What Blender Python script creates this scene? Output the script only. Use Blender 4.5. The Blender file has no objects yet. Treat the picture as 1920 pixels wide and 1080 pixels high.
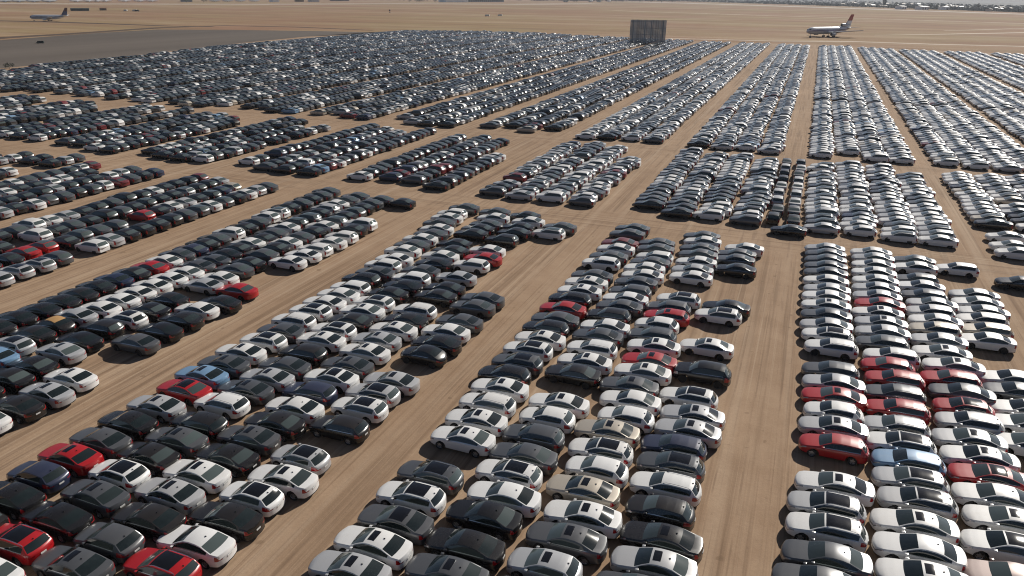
import bpy, bmesh, math, random
import numpy as np
from mathutils import Matrix, Vector

random.seed(7)
rng = np.random.default_rng(11)
SC = bpy.context.scene
COL = SC.collection
R = math.radians

# ---------------------------------------------------------------- camera
# world axes: +Y runs along the lanes of the car park (away from the viewer), +X across them
CAM_H = 30.0
F_PX, PITCH, ROLL, AZ = 1361.0, R(22.149), R(-0.606), R(21.462)
cd = bpy.data.cameras.new("camera"); cam = bpy.data.objects.new("camera", cd); COL.objects.link(cam)
cd.sensor_width = 36.0; cd.lens = F_PX / 1920 * 36.0
cd.clip_start = 0.5; cd.clip_end = 60000
right0 = Vector((math.cos(AZ), math.sin(AZ), 0)); fh = Vector((-math.sin(AZ), math.cos(AZ), 0))
fwd = fh * math.cos(PITCH) - Vector((0, 0, 1)) * math.sin(PITCH)
up0 = fh * math.sin(PITCH) + Vector((0, 0, 1)) * math.cos(PITCH)
rgt = right0 * math.cos(ROLL) - up0 * math.sin(ROLL)
upv = right0 * math.sin(ROLL) + up0 * math.cos(ROLL)
m = Matrix.Identity(4)
for i in range(3):
    m[i][0] = rgt[i]; m[i][1] = upv[i]; m[i][2] = -fwd[i]
m.translation = (0, 0, CAM_H)
cam.matrix_world = m
SC.camera = cam

# ---------------------------------------------------------------- light, sky, exposure
SUN_EL, SUN_AZ = R(32), R(21)          # azimuth measured from +Y towards +X
world = bpy.data.worlds.new("World"); SC.world = world; world.use_nodes = True
nt = world.node_tree; bg = nt.nodes["Background"]
sky = nt.nodes.new("ShaderNodeTexSky"); sky.sky_type = 'NISHITA'; sky.sun_disc = False
sky.sun_elevation = SUN_EL; sky.sun_rotation = SUN_AZ
sky.altitude = 850; sky.air_density = 0.6; sky.dust_density = 0.9; sky.ozone_density = 1.0
nt.links.new(sky.outputs[0], bg.inputs[0]); bg.inputs[1].default_value = 0.05
sd = bpy.data.lights.new("sun", 'SUN'); sd.energy = 5.0; sd.angle = R(0.53); sd.color = (1.0, 0.945, 0.86)
sun = bpy.data.objects.new("sun", sd); COL.objects.link(sun)
sdir = Vector((math.sin(SUN_AZ) * math.cos(SUN_EL), math.cos(SUN_AZ) * math.cos(SUN_EL), math.sin(SUN_EL)))
sun.rotation_euler = sdir.to_track_quat('Z', 'Y').to_euler()
SC.view_settings.view_transform = 'Standard'; SC.view_settings.look = 'None'
SC.view_settings.gamma = 1.0; SC.view_settings.use_curve_mapping = False
SC.view_settings.exposure = 0.10
SC.render.engine = 'CYCLES'
SC.cycles.use_denoising = True
SC.cycles.denoising_prefilter = 'ACCURATE'
SC.cycles.filter_width = 1.1
SC.cycles.max_bounces = 4; SC.cycles.diffuse_bounces = 2; SC.cycles.glossy_bounces = 2; SC.cycles.volume_bounces = 0
SC.cycles.sample_clamp_indirect = 6.0

def pix(x, y, z=0.0):
    """full-size photo pixel -> point on the horizontal plane at height z"""
    u, v = x - 960.0, y - 540.0
    d = rgt * u - upv * v + fwd * F_PX
    t = (CAM_H - z) / -d.z
    return Vector((d.x * t, d.y * t, z))

def project(p):
    q = Vector(p) - Vector((0, 0, CAM_H))
    zz = q.dot(fwd)
    if zz <= 0.1: return None
    return 960 + F_PX * q.dot(rgt) / zz, 540 - F_PX * q.dot(upv) / zz, zz

# ---------------------------------------------------------------- helpers
def new_obj(name, mesh, parent=None, loc=None, rotz=None):
    o = bpy.data.objects.new(name, mesh); COL.objects.link(o)
    if parent is not None: o.parent = parent
    if loc is not None: o.location = loc
    if rotz is not None: o.rotation_euler = (0, 0, rotz)
    return o

def tag(o, label=None, cat=None, group=None, kind=None):
    if label: o["label"] = label
    if cat: o["category"] = cat
    if group: o["group"] = group
    if kind: o["kind"] = kind
    return o

def mesh_from(name, verts, faces, mats, midx=None, smooth=None):
    me = bpy.data.meshes.new(name)
    me.from_pydata([tuple(v) for v in verts], [], faces)
    for mm in mats: me.materials.append(mm)
    if midx is not None: me.polygons.foreach_set("material_index", midx)
    if smooth is not None:
        me.shade_smooth()
        me.set_sharp_from_angle(angle=R(smooth))
    me.update()
    return me

class MB:
    """collects boxes, tubes, lathes, prisms into one mesh"""
    def __init__(s): s.v = []; s.f = []; s.m = []
    def add(s, verts, faces, mi=0):
        b = len(s.v); s.v += [tuple(v) for v in verts]
        s.f += [tuple(b + i for i in f) for f in faces]; s.m += [mi] * len(faces)
    def box(s, c, d, mi=0, rz=0.0):
        cx, cy, cz = c; hx, hy, hz = d[0] / 2, d[1] / 2, d[2] / 2
        cs, sn = math.cos(rz), math.sin(rz); V = []
        for z in (-hz, hz):
            for x, y in ((-hx, -hy), (hx, -hy), (hx, hy), (-hx, hy)):
                V.append((cx + x * cs - y * sn, cy + x * sn + y * cs, cz + z))
        s.add(V, [(3, 2, 1, 0), (4, 5, 6, 7), (0, 1, 5, 4), (1, 2, 6, 5), (2, 3, 7, 6), (3, 0, 4, 7)], mi)
    def tube(s, pts, rad, n=6, mi=0, caps=True):
        pts = [Vector(p) for p in pts]
        if not hasattr(rad, '__len__'): rad = [rad] * len(pts)
        V = []; F = []
        for i, p in enumerate(pts):
            t = (pts[min(i + 1, len(pts) - 1)] - pts[max(i - 1, 0)]).normalized()
            a = t.cross(Vector((0, 0, 1)))
            if a.length < 1e-3: a = t.cross(Vector((1, 0, 0)))
            a.normalize(); b = a.cross(t)
            for k in range(n):
                g = 2 * math.pi * k / n
                V.append(p + (a * math.cos(g) + b * math.sin(g)) * rad[i])
        for i in range(len(pts) - 1):
            for k in range(n):
                F.append((i * n + k, i * n + (k + 1) % n, (i + 1) * n + (k + 1) % n, (i + 1) * n + k))
        if caps:
            F.append(tuple(range(n))[::-1]); F.append(tuple((len(pts) - 1) * n + k for k in range(n)))
        s.add(V, F, mi)
    def prism(s, poly, z0, z1, mi=0):
        n = len(poly)
        V = [(x, y, z0) for x, y in poly] + [(x, y, z1) for x, y in poly]
        F = [tuple(range(n))[::-1], tuple(range(n, 2 * n))] + [(i, (i + 1) % n, n + (i + 1) % n, n + i) for i in range(n)]
        s.add(V, F, mi)
    def mesh(s, name, mats, smooth=None): return mesh_from(name, s.v, s.f, mats, s.m, smooth)
    def build(s, name, mats, parent=None, smooth=None, **kw):
        if not isinstance(mats, (list, tuple)): mats = [mats]
        return new_obj(name, s.mesh(name, mats, smooth), parent, **kw)

# ---------------------------------------------------------------- materials
class NT:
    def __init__(s, name):
        s.mat = bpy.data.materials.new(name); s.mat.use_nodes = True
        s.t = s.mat.node_tree; s.b = s.t.nodes["Principled BSDF"]
    def n(s, typ, **kw):
        nd = s.t.nodes.new(typ)
        for k, v in kw.items(): setattr(nd, k, v)
        return nd
    def l(s, a, b): s.t.links.new(a, b)
    def coord(s, scale=(1, 1, 1), rot=0.0, out="Object"):
        tc = s.n("ShaderNodeTexCoord"); mp = s.n("ShaderNodeMapping")
        mp.inputs["Scale"].default_value = scale; mp.inputs["Rotation"].default_value = (0, 0, rot)
        s.l(tc.outputs[out], mp.inputs[0]); return mp.outputs[0]
    def noise(s, vec, scale, detail=4, rough=0.55):
        nd = s.n("ShaderNodeTexNoise"); nd.inputs["Scale"].default_value = scale
        nd.inputs["Detail"].default_value = detail; nd.inputs["Roughness"].default_value = rough
        s.l(vec, nd.inputs["Vector"]); return nd.outputs["Fac"]
    def ramp(s, fac, stops):
        r = s.n("ShaderNodeValToRGB"); e = r.color_ramp.elements
        while len(e) < len(stops): e.new(0.5)
        for el, (p, c) in zip(e, stops):
            el.position = p; el.color = (c, c, c, 1) if not hasattr(c, '__len__') else (*c, 1)
        s.l(fac, r.inputs[0]); return r.outputs[0]
    def mix(s, fac, a, b, mode='MIX'):
        mx = s.n("ShaderNodeMix", data_type='RGBA', blend_type=mode)
        for sock, val in ((mx.inputs[0], fac), (mx.inputs[6], a), (mx.inputs[7], b)):
            if hasattr(val, 'is_linked'): s.l(val, sock)
            elif hasattr(val, '__len__'): sock.default_value = (*val[:3], 1)
            else: sock.default_value = val
        return mx.outputs[2]
    def math(s, op, a, b=None, c=None, clamp=False):
        md = s.n("ShaderNodeMath", operation=op, use_clamp=clamp)
        for sock, val in ((md.inputs[0], a), (md.inputs[1], b), (md.inputs[2], c)):
            if val is None: continue
            if hasattr(val, 'is_linked'): s.l(val, sock)
            else: sock.default_value = val
        return md.outputs[0]
    def bump(s, h, strength, dist):
        b = s.n("ShaderNodeBump"); b.inputs["Strength"].default_value = strength; b.inputs["Distance"].default_value = dist
        s.l(h, b.inputs["Height"]); s.l(b.outputs[0], s.b.inputs["Normal"])

def simple(name, col, rough=0.6, metal=0.0, coat=0.0, vary=0.0, vs=3.0):
    k = NT(name); k.b.inputs["Roughness"].default_value = rough; k.b.inputs["Metallic"].default_value = metal
    k.b.inputs["Coat Weight"].default_value = coat; k.b.inputs["Coat Roughness"].default_value = 0.05
    if vary:
        f = k.noise(k.coord(), vs, 3)
        lo = [c * (1 - vary) for c in col]; hi = [min(1, c * (1 + vary)) for c in col]
        k.l(k.mix(f, lo, hi), k.b.inputs["Base Color"])
    else: k.b.inputs["Base Color"].default_value = (*col, 1)
    return k.mat

DUST = (0.36, 0.28, 0.20)
def paint(name, col, metal, rough=0.32, dust=0.07):
    """car paint under a thin uneven film of desert dust that settles on faces looking up"""
    k = NT(name)
    oi = k.n("ShaderNodeObjectInfo")
    nz = k.noise(k.coord(out="Object"), 2.3, 4)
    geo = k.n("ShaderNodeNewGeometry"); sx = k.n("ShaderNodeSeparateXYZ"); k.l(geo.outputs["Normal"], sx.inputs[0])
    upf = k.math('MULTIPLY_ADD', sx.outputs[2], 0.65, 0.35)
    amt = k.math('MULTIPLY', k.math('MULTIPLY', nz, upf), k.math('MULTIPLY_ADD', oi.outputs["Random"], 1.4, 0.5))
    amt = k.math('MULTIPLY', amt, dust * 2, clamp=True)
    k.l(k.mix(amt, col, DUST), k.b.inputs["Base Color"])
    k.l(k.math('MULTIPLY_ADD', amt, 0.6, rough), k.b.inputs["Roughness"])
    k.l(k.math('SUBTRACT', metal, amt, clamp=True), k.b.inputs["Metallic"])
    k.b.inputs["Coat Weight"].default_value = 0.32; k.b.inputs["Coat Roughness"].default_value = 0.08
    return k.mat

PAINT = {
    'W': paint("white_paint", (0.74, 0.74, 0.73), 0.0, 0.35, 0.10),
    'S': paint("silver_paint", (0.43, 0.435, 0.445), 0.2, 0.36, 0.05),
    'G': paint("grey_paint", (0.098, 0.103, 0.111), 0.35, 0.32, 0.03),
    'K': paint("black_paint", (0.010, 0.010, 0.011), 0.0, 0.26, 0.025),
    'R': paint("red_paint", (0.38, 0.007, 0.011), 0.0, 0.32, 0.03),
    'D': paint("dark_red_paint", (0.150, 0.008, 0.016), 0.1, 0.32, 0.05),
    'L': paint("light_blue_paint", (0.17, 0.31, 0.48), 0.2, 0.33),
    'N': paint("navy_paint", (0.022, 0.032, 0.070), 0.2, 0.32, 0.03),
    'T': paint("beige_paint", (0.46, 0.41, 0.34), 0.3, 0.34),
    'M': paint("mauve_grey_paint", (0.24, 0.175, 0.165), 0.3, 0.34),
}
def glass_mat():
    k = NT("car_glass")
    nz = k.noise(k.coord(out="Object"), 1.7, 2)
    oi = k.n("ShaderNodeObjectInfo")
    dusty = k.ramp(oi.outputs["Random"], [(0.50, 0.0), (0.95, 1.0)])        # some panes paler at random: dust, plus view-dependent reflection put into the colour
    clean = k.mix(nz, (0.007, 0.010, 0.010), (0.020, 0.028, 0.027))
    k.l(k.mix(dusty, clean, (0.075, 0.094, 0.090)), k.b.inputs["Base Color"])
    k.b.inputs["Roughness"].default_value = 0.06; k.b.inputs["IOR"].default_value = 1.52
    k.b.inputs["Coat Weight"].default_value = 0.35
    return k.mat
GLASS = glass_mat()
ROOF_GLASS = simple("tinted_roof_glass", (0.008, 0.008, 0.009), 0.12, 0, 0.2)
RUBBER = simple("tyre_rubber", (0.022, 0.021, 0.020), 0.85)
RIM = simple("alloy_rim", (0.42, 0.42, 0.43), 0.35, 0.8)
TRIM = simple("black_plastic_trim", (0.018, 0.018, 0.018), 0.6)
UNDER = simple("underbody", (0.03, 0.027, 0.024), 0.9)
CHROME = simple("bright_metal_trim", (0.55, 0.55, 0.55), 0.25, 0.9)
LAMP_RED = simple("red_lamp_lens", (0.34, 0.006, 0.010), 0.15, 0, 0.6)
LAMP_CLEAR = simple("clear_lamp_lens", (0.30, 0.31, 0.32), 0.12, 0.3, 0.6)
PLATE = simple("plate_white", (0.62, 0.62, 0.60), 0.5)
TANCLOTH = simple("tan_soft_top", (0.40, 0.23, 0.09), 0.85, vary=0.15)

def ground_mat():
    """dry packed sand of the lot: wheel tracks along the lanes, across in the two cross lanes"""
    k = NT("sand_lot")
    P = k.coord()
    sep = k.n("ShaderNodeSeparateXYZ"); k.l(P, sep.inputs[0])
    big = k.noise(P, 0.035, 5, 0.6); mid = k.noise(P, 0.35, 5, 0.6); fine = k.noise(P, 4.0, 6, 0.7)
    along = k.noise(k.coord((1.5, 0.022, 1)), 1.0, 5, 0.62)
    along2 = k.noise(k.coord((0.55, 0.012, 1)), 1.0, 3, 0.5)
    across = k.noise(k.coord((0.03, 1.1, 1)), 1.0, 5, 0.62)
    def band(y0, hw):
        d = k.math('ABSOLUTE', k.math('SUBTRACT', sep.outputs[1], y0))
        mr = k.n("ShaderNodeMapRange"); mr.inputs[1].default_value = hw * 0.6; mr.inputs[2].default_value = hw * 1.4
        mr.inputs[3].default_value = 1.0; mr.inputs[4].default_value = 0.0
        wob = k.math('MULTIPLY_ADD', mid, 4.0, -2.0)
        k.l(k.math('ADD', d, wob), mr.inputs[0]); return mr.outputs[0]
    cross = k.math('MAXIMUM', band(97.5, 4.0), band(153.0, 3.5))
    trk = k.n("ShaderNodeMix", data_type='FLOAT'); k.l(cross, trk.inputs[0]); k.l(along, trk.inputs[2]); k.l(across, trk.inputs[3])
    base = k.mix(k.ramp(big, [(0.35, 0.0), (0.68, 1.0)]), (0.335, 0.228, 0.147), (0.415, 0.290, 0.192))
    base = k.mix(k.math('MULTIPLY', k.ramp(mid, [(0.42, 0.0), (0.66, 1.0)]), 0.45), base, (0.27, 0.172, 0.105))
    dark = k.ramp(trk.outputs[0], [(0.50, 0.0), (0.63, 1.0)])
    base = k.mix(k.math('MULTIPLY', dark, 0.62), base, (0.195, 0.125, 0.078))
    lite = k.ramp(along2, [(0.54, 0.0), (0.70, 1.0)])
    base = k.mix(k.math('MULTIPLY', lite, 0.40), base, (0.49, 0.375, 0.27))
    diag = k.noise(k.coord((1.3, 0.05, 1), R(24)), 1.0, 5, 0.6); diag2 = k.noise(k.coord((1.2, 0.05, 1), R(-38)), 1.0, 5, 0.6)
    dmask = k.ramp(k.noise(P, 0.021, 3, 0.5), [(0.50, 0.0), (0.60, 1.0)])
    dmask = k.math('MAXIMUM', dmask, k.math('MULTIPLY', cross, 0.8))
    dg = k.math('MAXIMUM', k.ramp(diag, [(0.54, 0.0), (0.62, 1.0)]), k.ramp(diag2, [(0.56, 0.0), (0.64, 1.0)]))
    base = k.mix(k.math('MULTIPLY', k.math('MULTIPLY', dg, dmask), 0.55), base, (0.185, 0.122, 0.080))
    clod = k.ramp(k.noise(P, 2.1, 4, 0.65), [(0.62, 0.0), (0.70, 1.0)])
    base = k.mix(k.math('MULTIPLY', k.math('MULTIPLY', clod, k.math('MAXIMUM', cross, k.ramp(mid, [(0.5, 0.0), (0.6, 1.0)]))), 0.5), base, (0.16, 0.105, 0.068))
    rut = k.noise(k.coord((3.2, 0.010, 1)), 1.0, 3, 0.5); rut2 = k.noise(k.coord((0.012, 2.6, 1)), 1.0, 3, 0.5)
    rm = k.n("ShaderNodeMix", data_type='FLOAT'); k.l(cross, rm.inputs[0]); k.l(rut, rm.inputs[2]); k.l(rut2, rm.inputs[3])
    line = k.ramp(rm.outputs[0], [(0.585, 0.0), (0.625, 1.0)])
    line = k.math('MULTIPLY', line, k.ramp(k.noise(P, 0.11, 4, 0.7), [(0.40, 0.0), (0.56, 1.0)]))
    base = k.mix(k.math('MULTIPLY', line, 0.42), base, (0.165, 0.108, 0.070))
    pale = k.ramp(rm.outputs[0], [(0.36, 1.0), (0.41, 0.0)])
    base = k.mix(k.math('MULTIPLY', pale, 0.35), base, (0.50, 0.385, 0.275))
    spots = k.ramp(k.noise(k.coord((1, 1, 1)), 0.9, 2, 0.4), [(0.70, 0.0), (0.76, 1.0)])
    base = k.mix(k.math('MULTIPLY', spots, 0.5), base, (0.17, 0.11, 0.068))
    base = k.mix(k.math('MULTIPLY', k.ramp(fine, [(0.35, 0.0), (0.75, 1.0)]), 0.28), base, (0.22, 0.145, 0.092))
    k.l(base, k.b.inputs["Base Color"]); k.b.inputs["Roughness"].default_value = 0.95
    k.b.inputs["Specular IOR Level"].default_value = 0.15
    h = k.math('ADD', k.math('MULTIPLY', fine, 0.4), k.math('MULTIPLY', trk.outputs[0], 0.9))
    k.bump(h, 0.55, 0.08)
    return k.mat

def field_mat():
    k = NT("dry_grass_field")
    P = k.coord()
    a = k.noise(P, 0.004, 6, 0.6); b = k.noise(k.coord((1, 0.28, 1), R(35)), 0.018, 6, 0.65); c = k.noise(P, 0.25, 5, 0.7)
    st = k.noise(k.coord((0.16, 1.0, 1), R(-52)), 0.02, 4, 0.6)
    base = k.mix(k.ramp(a, [(0.40, 0.0), (0.58, 1.0)]), (0.295, 0.172, 0.108), (0.295, 0.215, 0.112))
    s2 = k.noise(k.coord((0.22, 1.0, 1), R(-21.5)), 0.030, 6, 0.7); s3 = k.noise(k.coord((0.16, 1.0, 1), R(-24)), 0.0075, 5, 0.65)
    base = k.mix(k.math('MULTIPLY', k.ramp(s2, [(0.50, 0.0), (0.64, 1.0)]), 0.6), base, (0.18, 0.11, 0.068))
    base = k.mix(k.math('MULTIPLY', k.ramp(s2, [(0.34, 1.0), (0.44, 0.0)]), 0.5), base, (0.39, 0.29, 0.185))
    base = k.mix(k.math('MULTIPLY', k.ramp(s3, [(0.52, 0.0), (0.62, 1.0)]), 0.55), base, (0.41, 0.32, 0.22))
    base = k.mix(k.math('MULTIPLY', k.ramp(s3, [(0.36, 1.0), (0.47, 0.0)]), 0.55), base, (0.205, 0.118, 0.072))
    base = k.mix(k.math('MULTIPLY', k.ramp(b, [(0.45, 0.0), (0.70, 1.0)]), 0.55), base, (0.255, 0.145, 0.080))
    base = k.mix(k.math('MULTIPLY', k.ramp(st, [(0.54, 0.0), (0.68, 1.0)]), 0.5), base, (0.43, 0.31, 0.20))
    base = k.mix(k.math('MULTIPLY', k.ramp(c, [(0.45, 0.0), (0.75, 1.0)]), 0.30), base, (0.21, 0.135, 0.075))
    k.l(base, k.b.inputs["Base Color"]); k.b.inputs["Roughness"].default_value = 0.97
    k.b.inputs["Specular IOR Level"].default_value = 0.1
    k.bump(c, 0.5, 0.3)
    return k.mat

def strip_mat(name, c0, c1, rot=0.0, sc=0.02, rough=0.9):
    k = NT(name)
    a = k.noise(k.coord((1, 0.08, 1), rot), sc * 4, 5, 0.6); b = k.noise(k.coord(), sc * 15, 5, 0.65)
    base = k.mix(k.ramp(a, [(0.35, 0.0), (0.65, 1.0)]), c0, c1)
    base = k.mix(k.math('MULTIPLY', b, 0.35), base, [x * 0.72 for x in c0])
    k.l(base, k.b.inputs["Base Color"]); k.b.inputs["Roughness"].default_value = rough
    k.b.inputs["Specular IOR Level"].default_value = 0.2
    return k.mat

# ---------------------------------------------------------------- the setting
def sheet(name, poly, z, mat, kind="structure", label=None, cat=None):
    me = mesh_from(name, [(x, y, z) for x, y in poly], [tuple(range(len(poly)))], [mat])
    if me.polygons[0].normal.z < 0: me.flip_normals()
    o = new_obj(name, me); tag(o, label, cat, None, kind); return o

sheet("ground", [(-14000, -3000), (14000, -3000), (14000, 15500), (-14000, 15500)], 0.0, field_mat(),
      label="wide dry tan grass field around the car park", cat="ground")
LOT = [(-309, 60), (-303, 150), (-300, 200), (-305, 270), (-324, 370), (-332, 445), (-322, 552), (-250, 580), (-207, 580), (-137, 556), (-62, 538),
       (14, 540), (50, 527), (108, 515), (330, 490), (330, -60), (-200, -60)]
sheet("sand_lot", LOT, 0.02, ground_mat(), label="packed tan sand of the vehicle storage lot", cat="ground")
ASPH = strip_mat("old_asphalt", (0.105, 0.086, 0.070), (0.150, 0.124, 0.102), R(-10), 0.006)
apron = [(-322, 552), (-332, 445), (-324, 370), (-305, 270), (-300, 200), (-303, 150), (-309, 60), (-430, 60), (-452, 200), (-462, 315), (-482, 400),
         (-488, 464), (-430, 492), (-367, 513), (-310, 524)]
sheet("asphalt_apron", apron, 0.04, ASPH, label="old dark asphalt apron left of the cars", cat="road")
EDGE = strip_mat("dark_brown_strip", (0.075, 0.050, 0.036), (0.12, 0.08, 0.055), 0, 0.05)
def ribbon(name, pts, w, z, mat, label, cat="road"):
    V = []; F = []
    pts = [Vector((p[0], p[1], 0)) for p in pts]
    for i, p in enumerate(pts):
        t = (pts[min(i + 1, len(pts) - 1)] - pts[max(i - 1, 0)]).normalized(); nn = Vector((-t.y, t.x, 0))
        ww = w[i] if hasattr(w, '__len__') else w
        V += [p + nn * ww / 2 + Vector((0, 0, z)), p - nn * ww / 2 + Vector((0, 0, z))]
    for i in range(len(pts) - 1): F.append((2 * i, 2 * i + 1, 2 * i + 3, 2 * i + 2))
    me = mesh_from(name, V, F, [mat])
    if me.polygons[0].normal.z < 0: me.flip_normals()
    o = new_obj(name, me); tag(o, label, cat, None, "structure"); return o
def P2(*xy): return [tuple(pix(x, y))[:2] for x, y in xy]
ribbon("apron_edge_strip", P2((-60, 77), (0, 71), (110, 65), (300, 52), (420, 48), (560, 51), (700, 57)), [15, 15, 14, 12, 9, 8, 5], 0.06, EDGE, "dark strip along the edge of the asphalt apron")  # flat dark brown strip following the apron's outer edge
ribbon("dirt_track", P2((-60, 38), (0, 39), (90, 41), (210, 45), (320, 49), (400, 50)), [12, 14, 15, 12, 9, 7], 0.05, EDGE, "dark dirt track below the dark tailed airliner")
PALE = strip_mat("pale_concrete", (0.50, 0.44, 0.37), (0.58, 0.52, 0.45), 0, 0.004)
DIRTP = strip_mat("pale_dirt", (0.50, 0.40, 0.30), (0.60, 0.49, 0.38), 0, 0.004)
ribbon("taxiway", P2((-100, 8), (0, 7), (480, 8), (760, 7), (960, 8), (1120, 7)), [60, 62, 70, 70, 80, 90], 0.05, PALE, "pale concrete taxiway in front of the parked aircraft")
ribbon("runway", P2((1180, 3.2), (1300, 6.5), (1450, 11), (1600, 16), (1760, 21.5), (1960, 28)), [90, 90, 80, 70, 60, 50], 0.05, PALE, "pale runway edge below the distant town")
ribbon("dirt_road", P2((1150, 20), (1400, 28), (1600, 34), (1760, 39), (1980, 46)), [14, 15, 14, 12, 10], 0.05, DIRTP, "thin pale dirt road across the dry field")
ribbon("dirt_road", P2((1640, 66), (1720, 65), (1800, 63.5), (1990, 60)), [2.5, 7, 9, 12], 0.05, DIRTP, "broad pale dirt road at the right edge behind the cars")
ribbon("dirt_road", P2((1770, 57.5), (1830, 56), (1900, 54), (1980, 53.5)), [3, 5, 7, 8], 0.055, DIRTP, "short pale dirt spur above the broad dirt road")
ribbon("dirt_road", P2((900, 64), (1250, 72), (1450, 77), (1600, 78), (1750, 83), (1960, 88)), [5, 6, 8, 9, 9, 9], 0.055, DIRTP, "pale dirt road along the far end of the lot")
far_near = P2((960, -.5), (1180, 1.2), (1290, 2.0), (1450, 6.0), (1600, 10.5), (1760, 15.8), (1920, 20.5), (2150, 27.5))
sheet("distant_plain", far_near + [(9000, 4500), (9500, 12500), (-2600, 12500)], 0.08, strip_mat("suburb_scrub", (0.085, 0.088, 0.085), (0.15, 0.15, 0.145), 0, .004),
      label="grey green scrubland and suburbs beyond the runway", cat="ground")

# ---------------------------------------------------------------- cars
# a car is lofted nose (+x) to tail (-x) from ring sections; the finished mesh is turned so that its nose points to world -X
KIND = {
 'sedan': dict(L=4.80, ax=(1.42, -1.36), cols='s',
  top=[(2.40,.60),(2.37,.69),(2.28,.755),(2.0,.83),(1.5,.915),(1.02,.985),(.60,1.22),(.18,1.405),(-.25,1.462),(-.75,1.445),(-1.15,1.375),(-1.50,1.24),(-1.85,1.105),(-2.2,1.075),(-2.33,1.045),(-2.385,.93),(-2.40,.80)],
  sh=[(2.40,.56),(2.28,.70),(2.0,.78),(1.4,.86),(.9,.91),(0,.945),(-1.2,.985),(-1.9,1.01),(-2.2,1.0),(-2.33,.965),(-2.40,.76)],
  w=[(2.40,.68),(2.33,.77),(2.2,.835),(1.9,.885),(1.4,.905),(0,.91),(-1.4,.905),(-1.9,.88),(-2.25,.83),(-2.35,.79),(-2.40,.71)],
  ws=(1.02,.18), rg=(-1.15,-1.85), sg=(.80,-1.62)),
 'station_wagon': dict(L=4.56, ax=(1.36, -1.27),
  top=[(2.28,.60),(2.25,.69),(2.16,.76),(1.9,.84),(1.45,.92),(1.0,.99),(.60,1.22),(.20,1.41),(-.3,1.475),(-1.0,1.475),(-1.55,1.445),(-1.80,1.40),(-1.97,1.21),(-2.12,1.02),(-2.20,.97),(-2.26,.90),(-2.28,.80)],
  sh=[(2.28,.56),(2.16,.70),(1.9,.78),(1.4,.87),(.9,.92),(0,.955),(-1.2,.985),(-1.9,1.0),(-2.12,.97),(-2.2,.94),(-2.28,.76)],
  w=[(2.28,.68),(2.21,.77),(2.08,.83),(1.8,.875),(1.4,.895),(0,.90),(-1.4,.895),(-1.9,.87),(-2.15,.83),(-2.23,.80),(-2.28,.73)],
  ws=(1.0,.20), rg=(-1.80,-2.12), sg=(.78,-1.80)),
 'hatchback': dict(L=4.26, ax=(1.32, -1.29),
  top=[(2.13,.60),(2.10,.69),(2.02,.77),(1.8,.86),(1.4,.94),(1.0,1.01),(.60,1.24),(.22,1.41),(-.2,1.475),(-.9,1.465),(-1.25,1.44),(-1.48,1.395),(-1.70,1.21),(-1.88,1.035),(-2.02,.98),(-2.10,.90),(-2.13,.80)],
  sh=[(2.13,.56),(2.02,.71),(1.8,.80),(1.35,.88),(.9,.93),(0,.965),(-1.0,.99),(-1.6,1.0),(-1.88,.975),(-2.02,.94),(-2.13,.76)],
  w=[(2.13,.68),(2.06,.77),(1.94,.83),(1.7,.87),(1.3,.89),(0,.90),(-1.2,.90),(-1.7,.875),(-2.0,.83),(-2.08,.80),(-2.13,.73)],
  ws=(1.0,.22), rg=(-1.48,-1.88), sg=(.78,-1.40)),
 'suv': dict(L=4.78, ax=(1.45, -1.43),
  top=[(2.39,.72),(2.36,.84),(2.27,.93),(2.0,1.02),(1.5,1.08),(1.05,1.14),(.70,1.40),(.36,1.60),(-.1,1.69),(-.9,1.70),(-1.5,1.67),(-1.85,1.61),(-2.05,1.38),(-2.20,1.16),(-2.29,1.10),(-2.37,1.02),(-2.39,.90)],
  sh=[(2.39,.68),(2.27,.86),(2.0,.95),(1.4,1.01),(.9,1.06),(0,1.09),(-1.2,1.12),(-1.9,1.14),(-2.2,1.10),(-2.29,1.06),(-2.39,.86)],
  w=[(2.39,.74),(2.31,.83),(2.17,.90),(1.9,.94),(1.4,.96),(0,.965),(-1.4,.96),(-1.9,.94),(-2.25,.89),(-2.34,.86),(-2.39,.79)],
  ws=(1.05,.36), rg=(-1.85,-2.20), sg=(.84,-1.90)),
 'coupe': dict(L=4.28, ax=(1.30, -1.24),
  top=[(2.14,.56),(2.10,.68),(2.0,.77),(1.8,.85),(1.45,.93),(1.05,1.0),(.70,1.22),(.36,1.395),(-.05,1.48),(-.5,1.475),(-.95,1.39),(-1.25,1.28),(-1.55,1.13),(-1.80,1.0),(-2.0,.87),(-2.10,.76),(-2.14,.66)],
  sh=[(2.14,.52),(2.0,.70),(1.8,.78),(1.35,.87),(.9,.92),(0,.95),(-.9,.965),(-1.5,.93),(-1.8,.87),(-2.0,.79),(-2.14,.62)],
  w=[(2.14,.60),(2.06,.72),(1.92,.81),(1.65,.88),(1.3,.905),(0,.90),(-1.2,.91),(-1.6,.89),(-1.92,.82),(-2.06,.74),(-2.14,.62)],
  ws=(1.05,.36), rg=(-.95,-1.55), sg=(.84,-.95)),
}
def interp(tab, x):
    xs = [p[0] for p in tab][::-1]; ys = [p[1] for p in tab][::-1]
    return float(np.interp(x, xs, ys))

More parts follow.
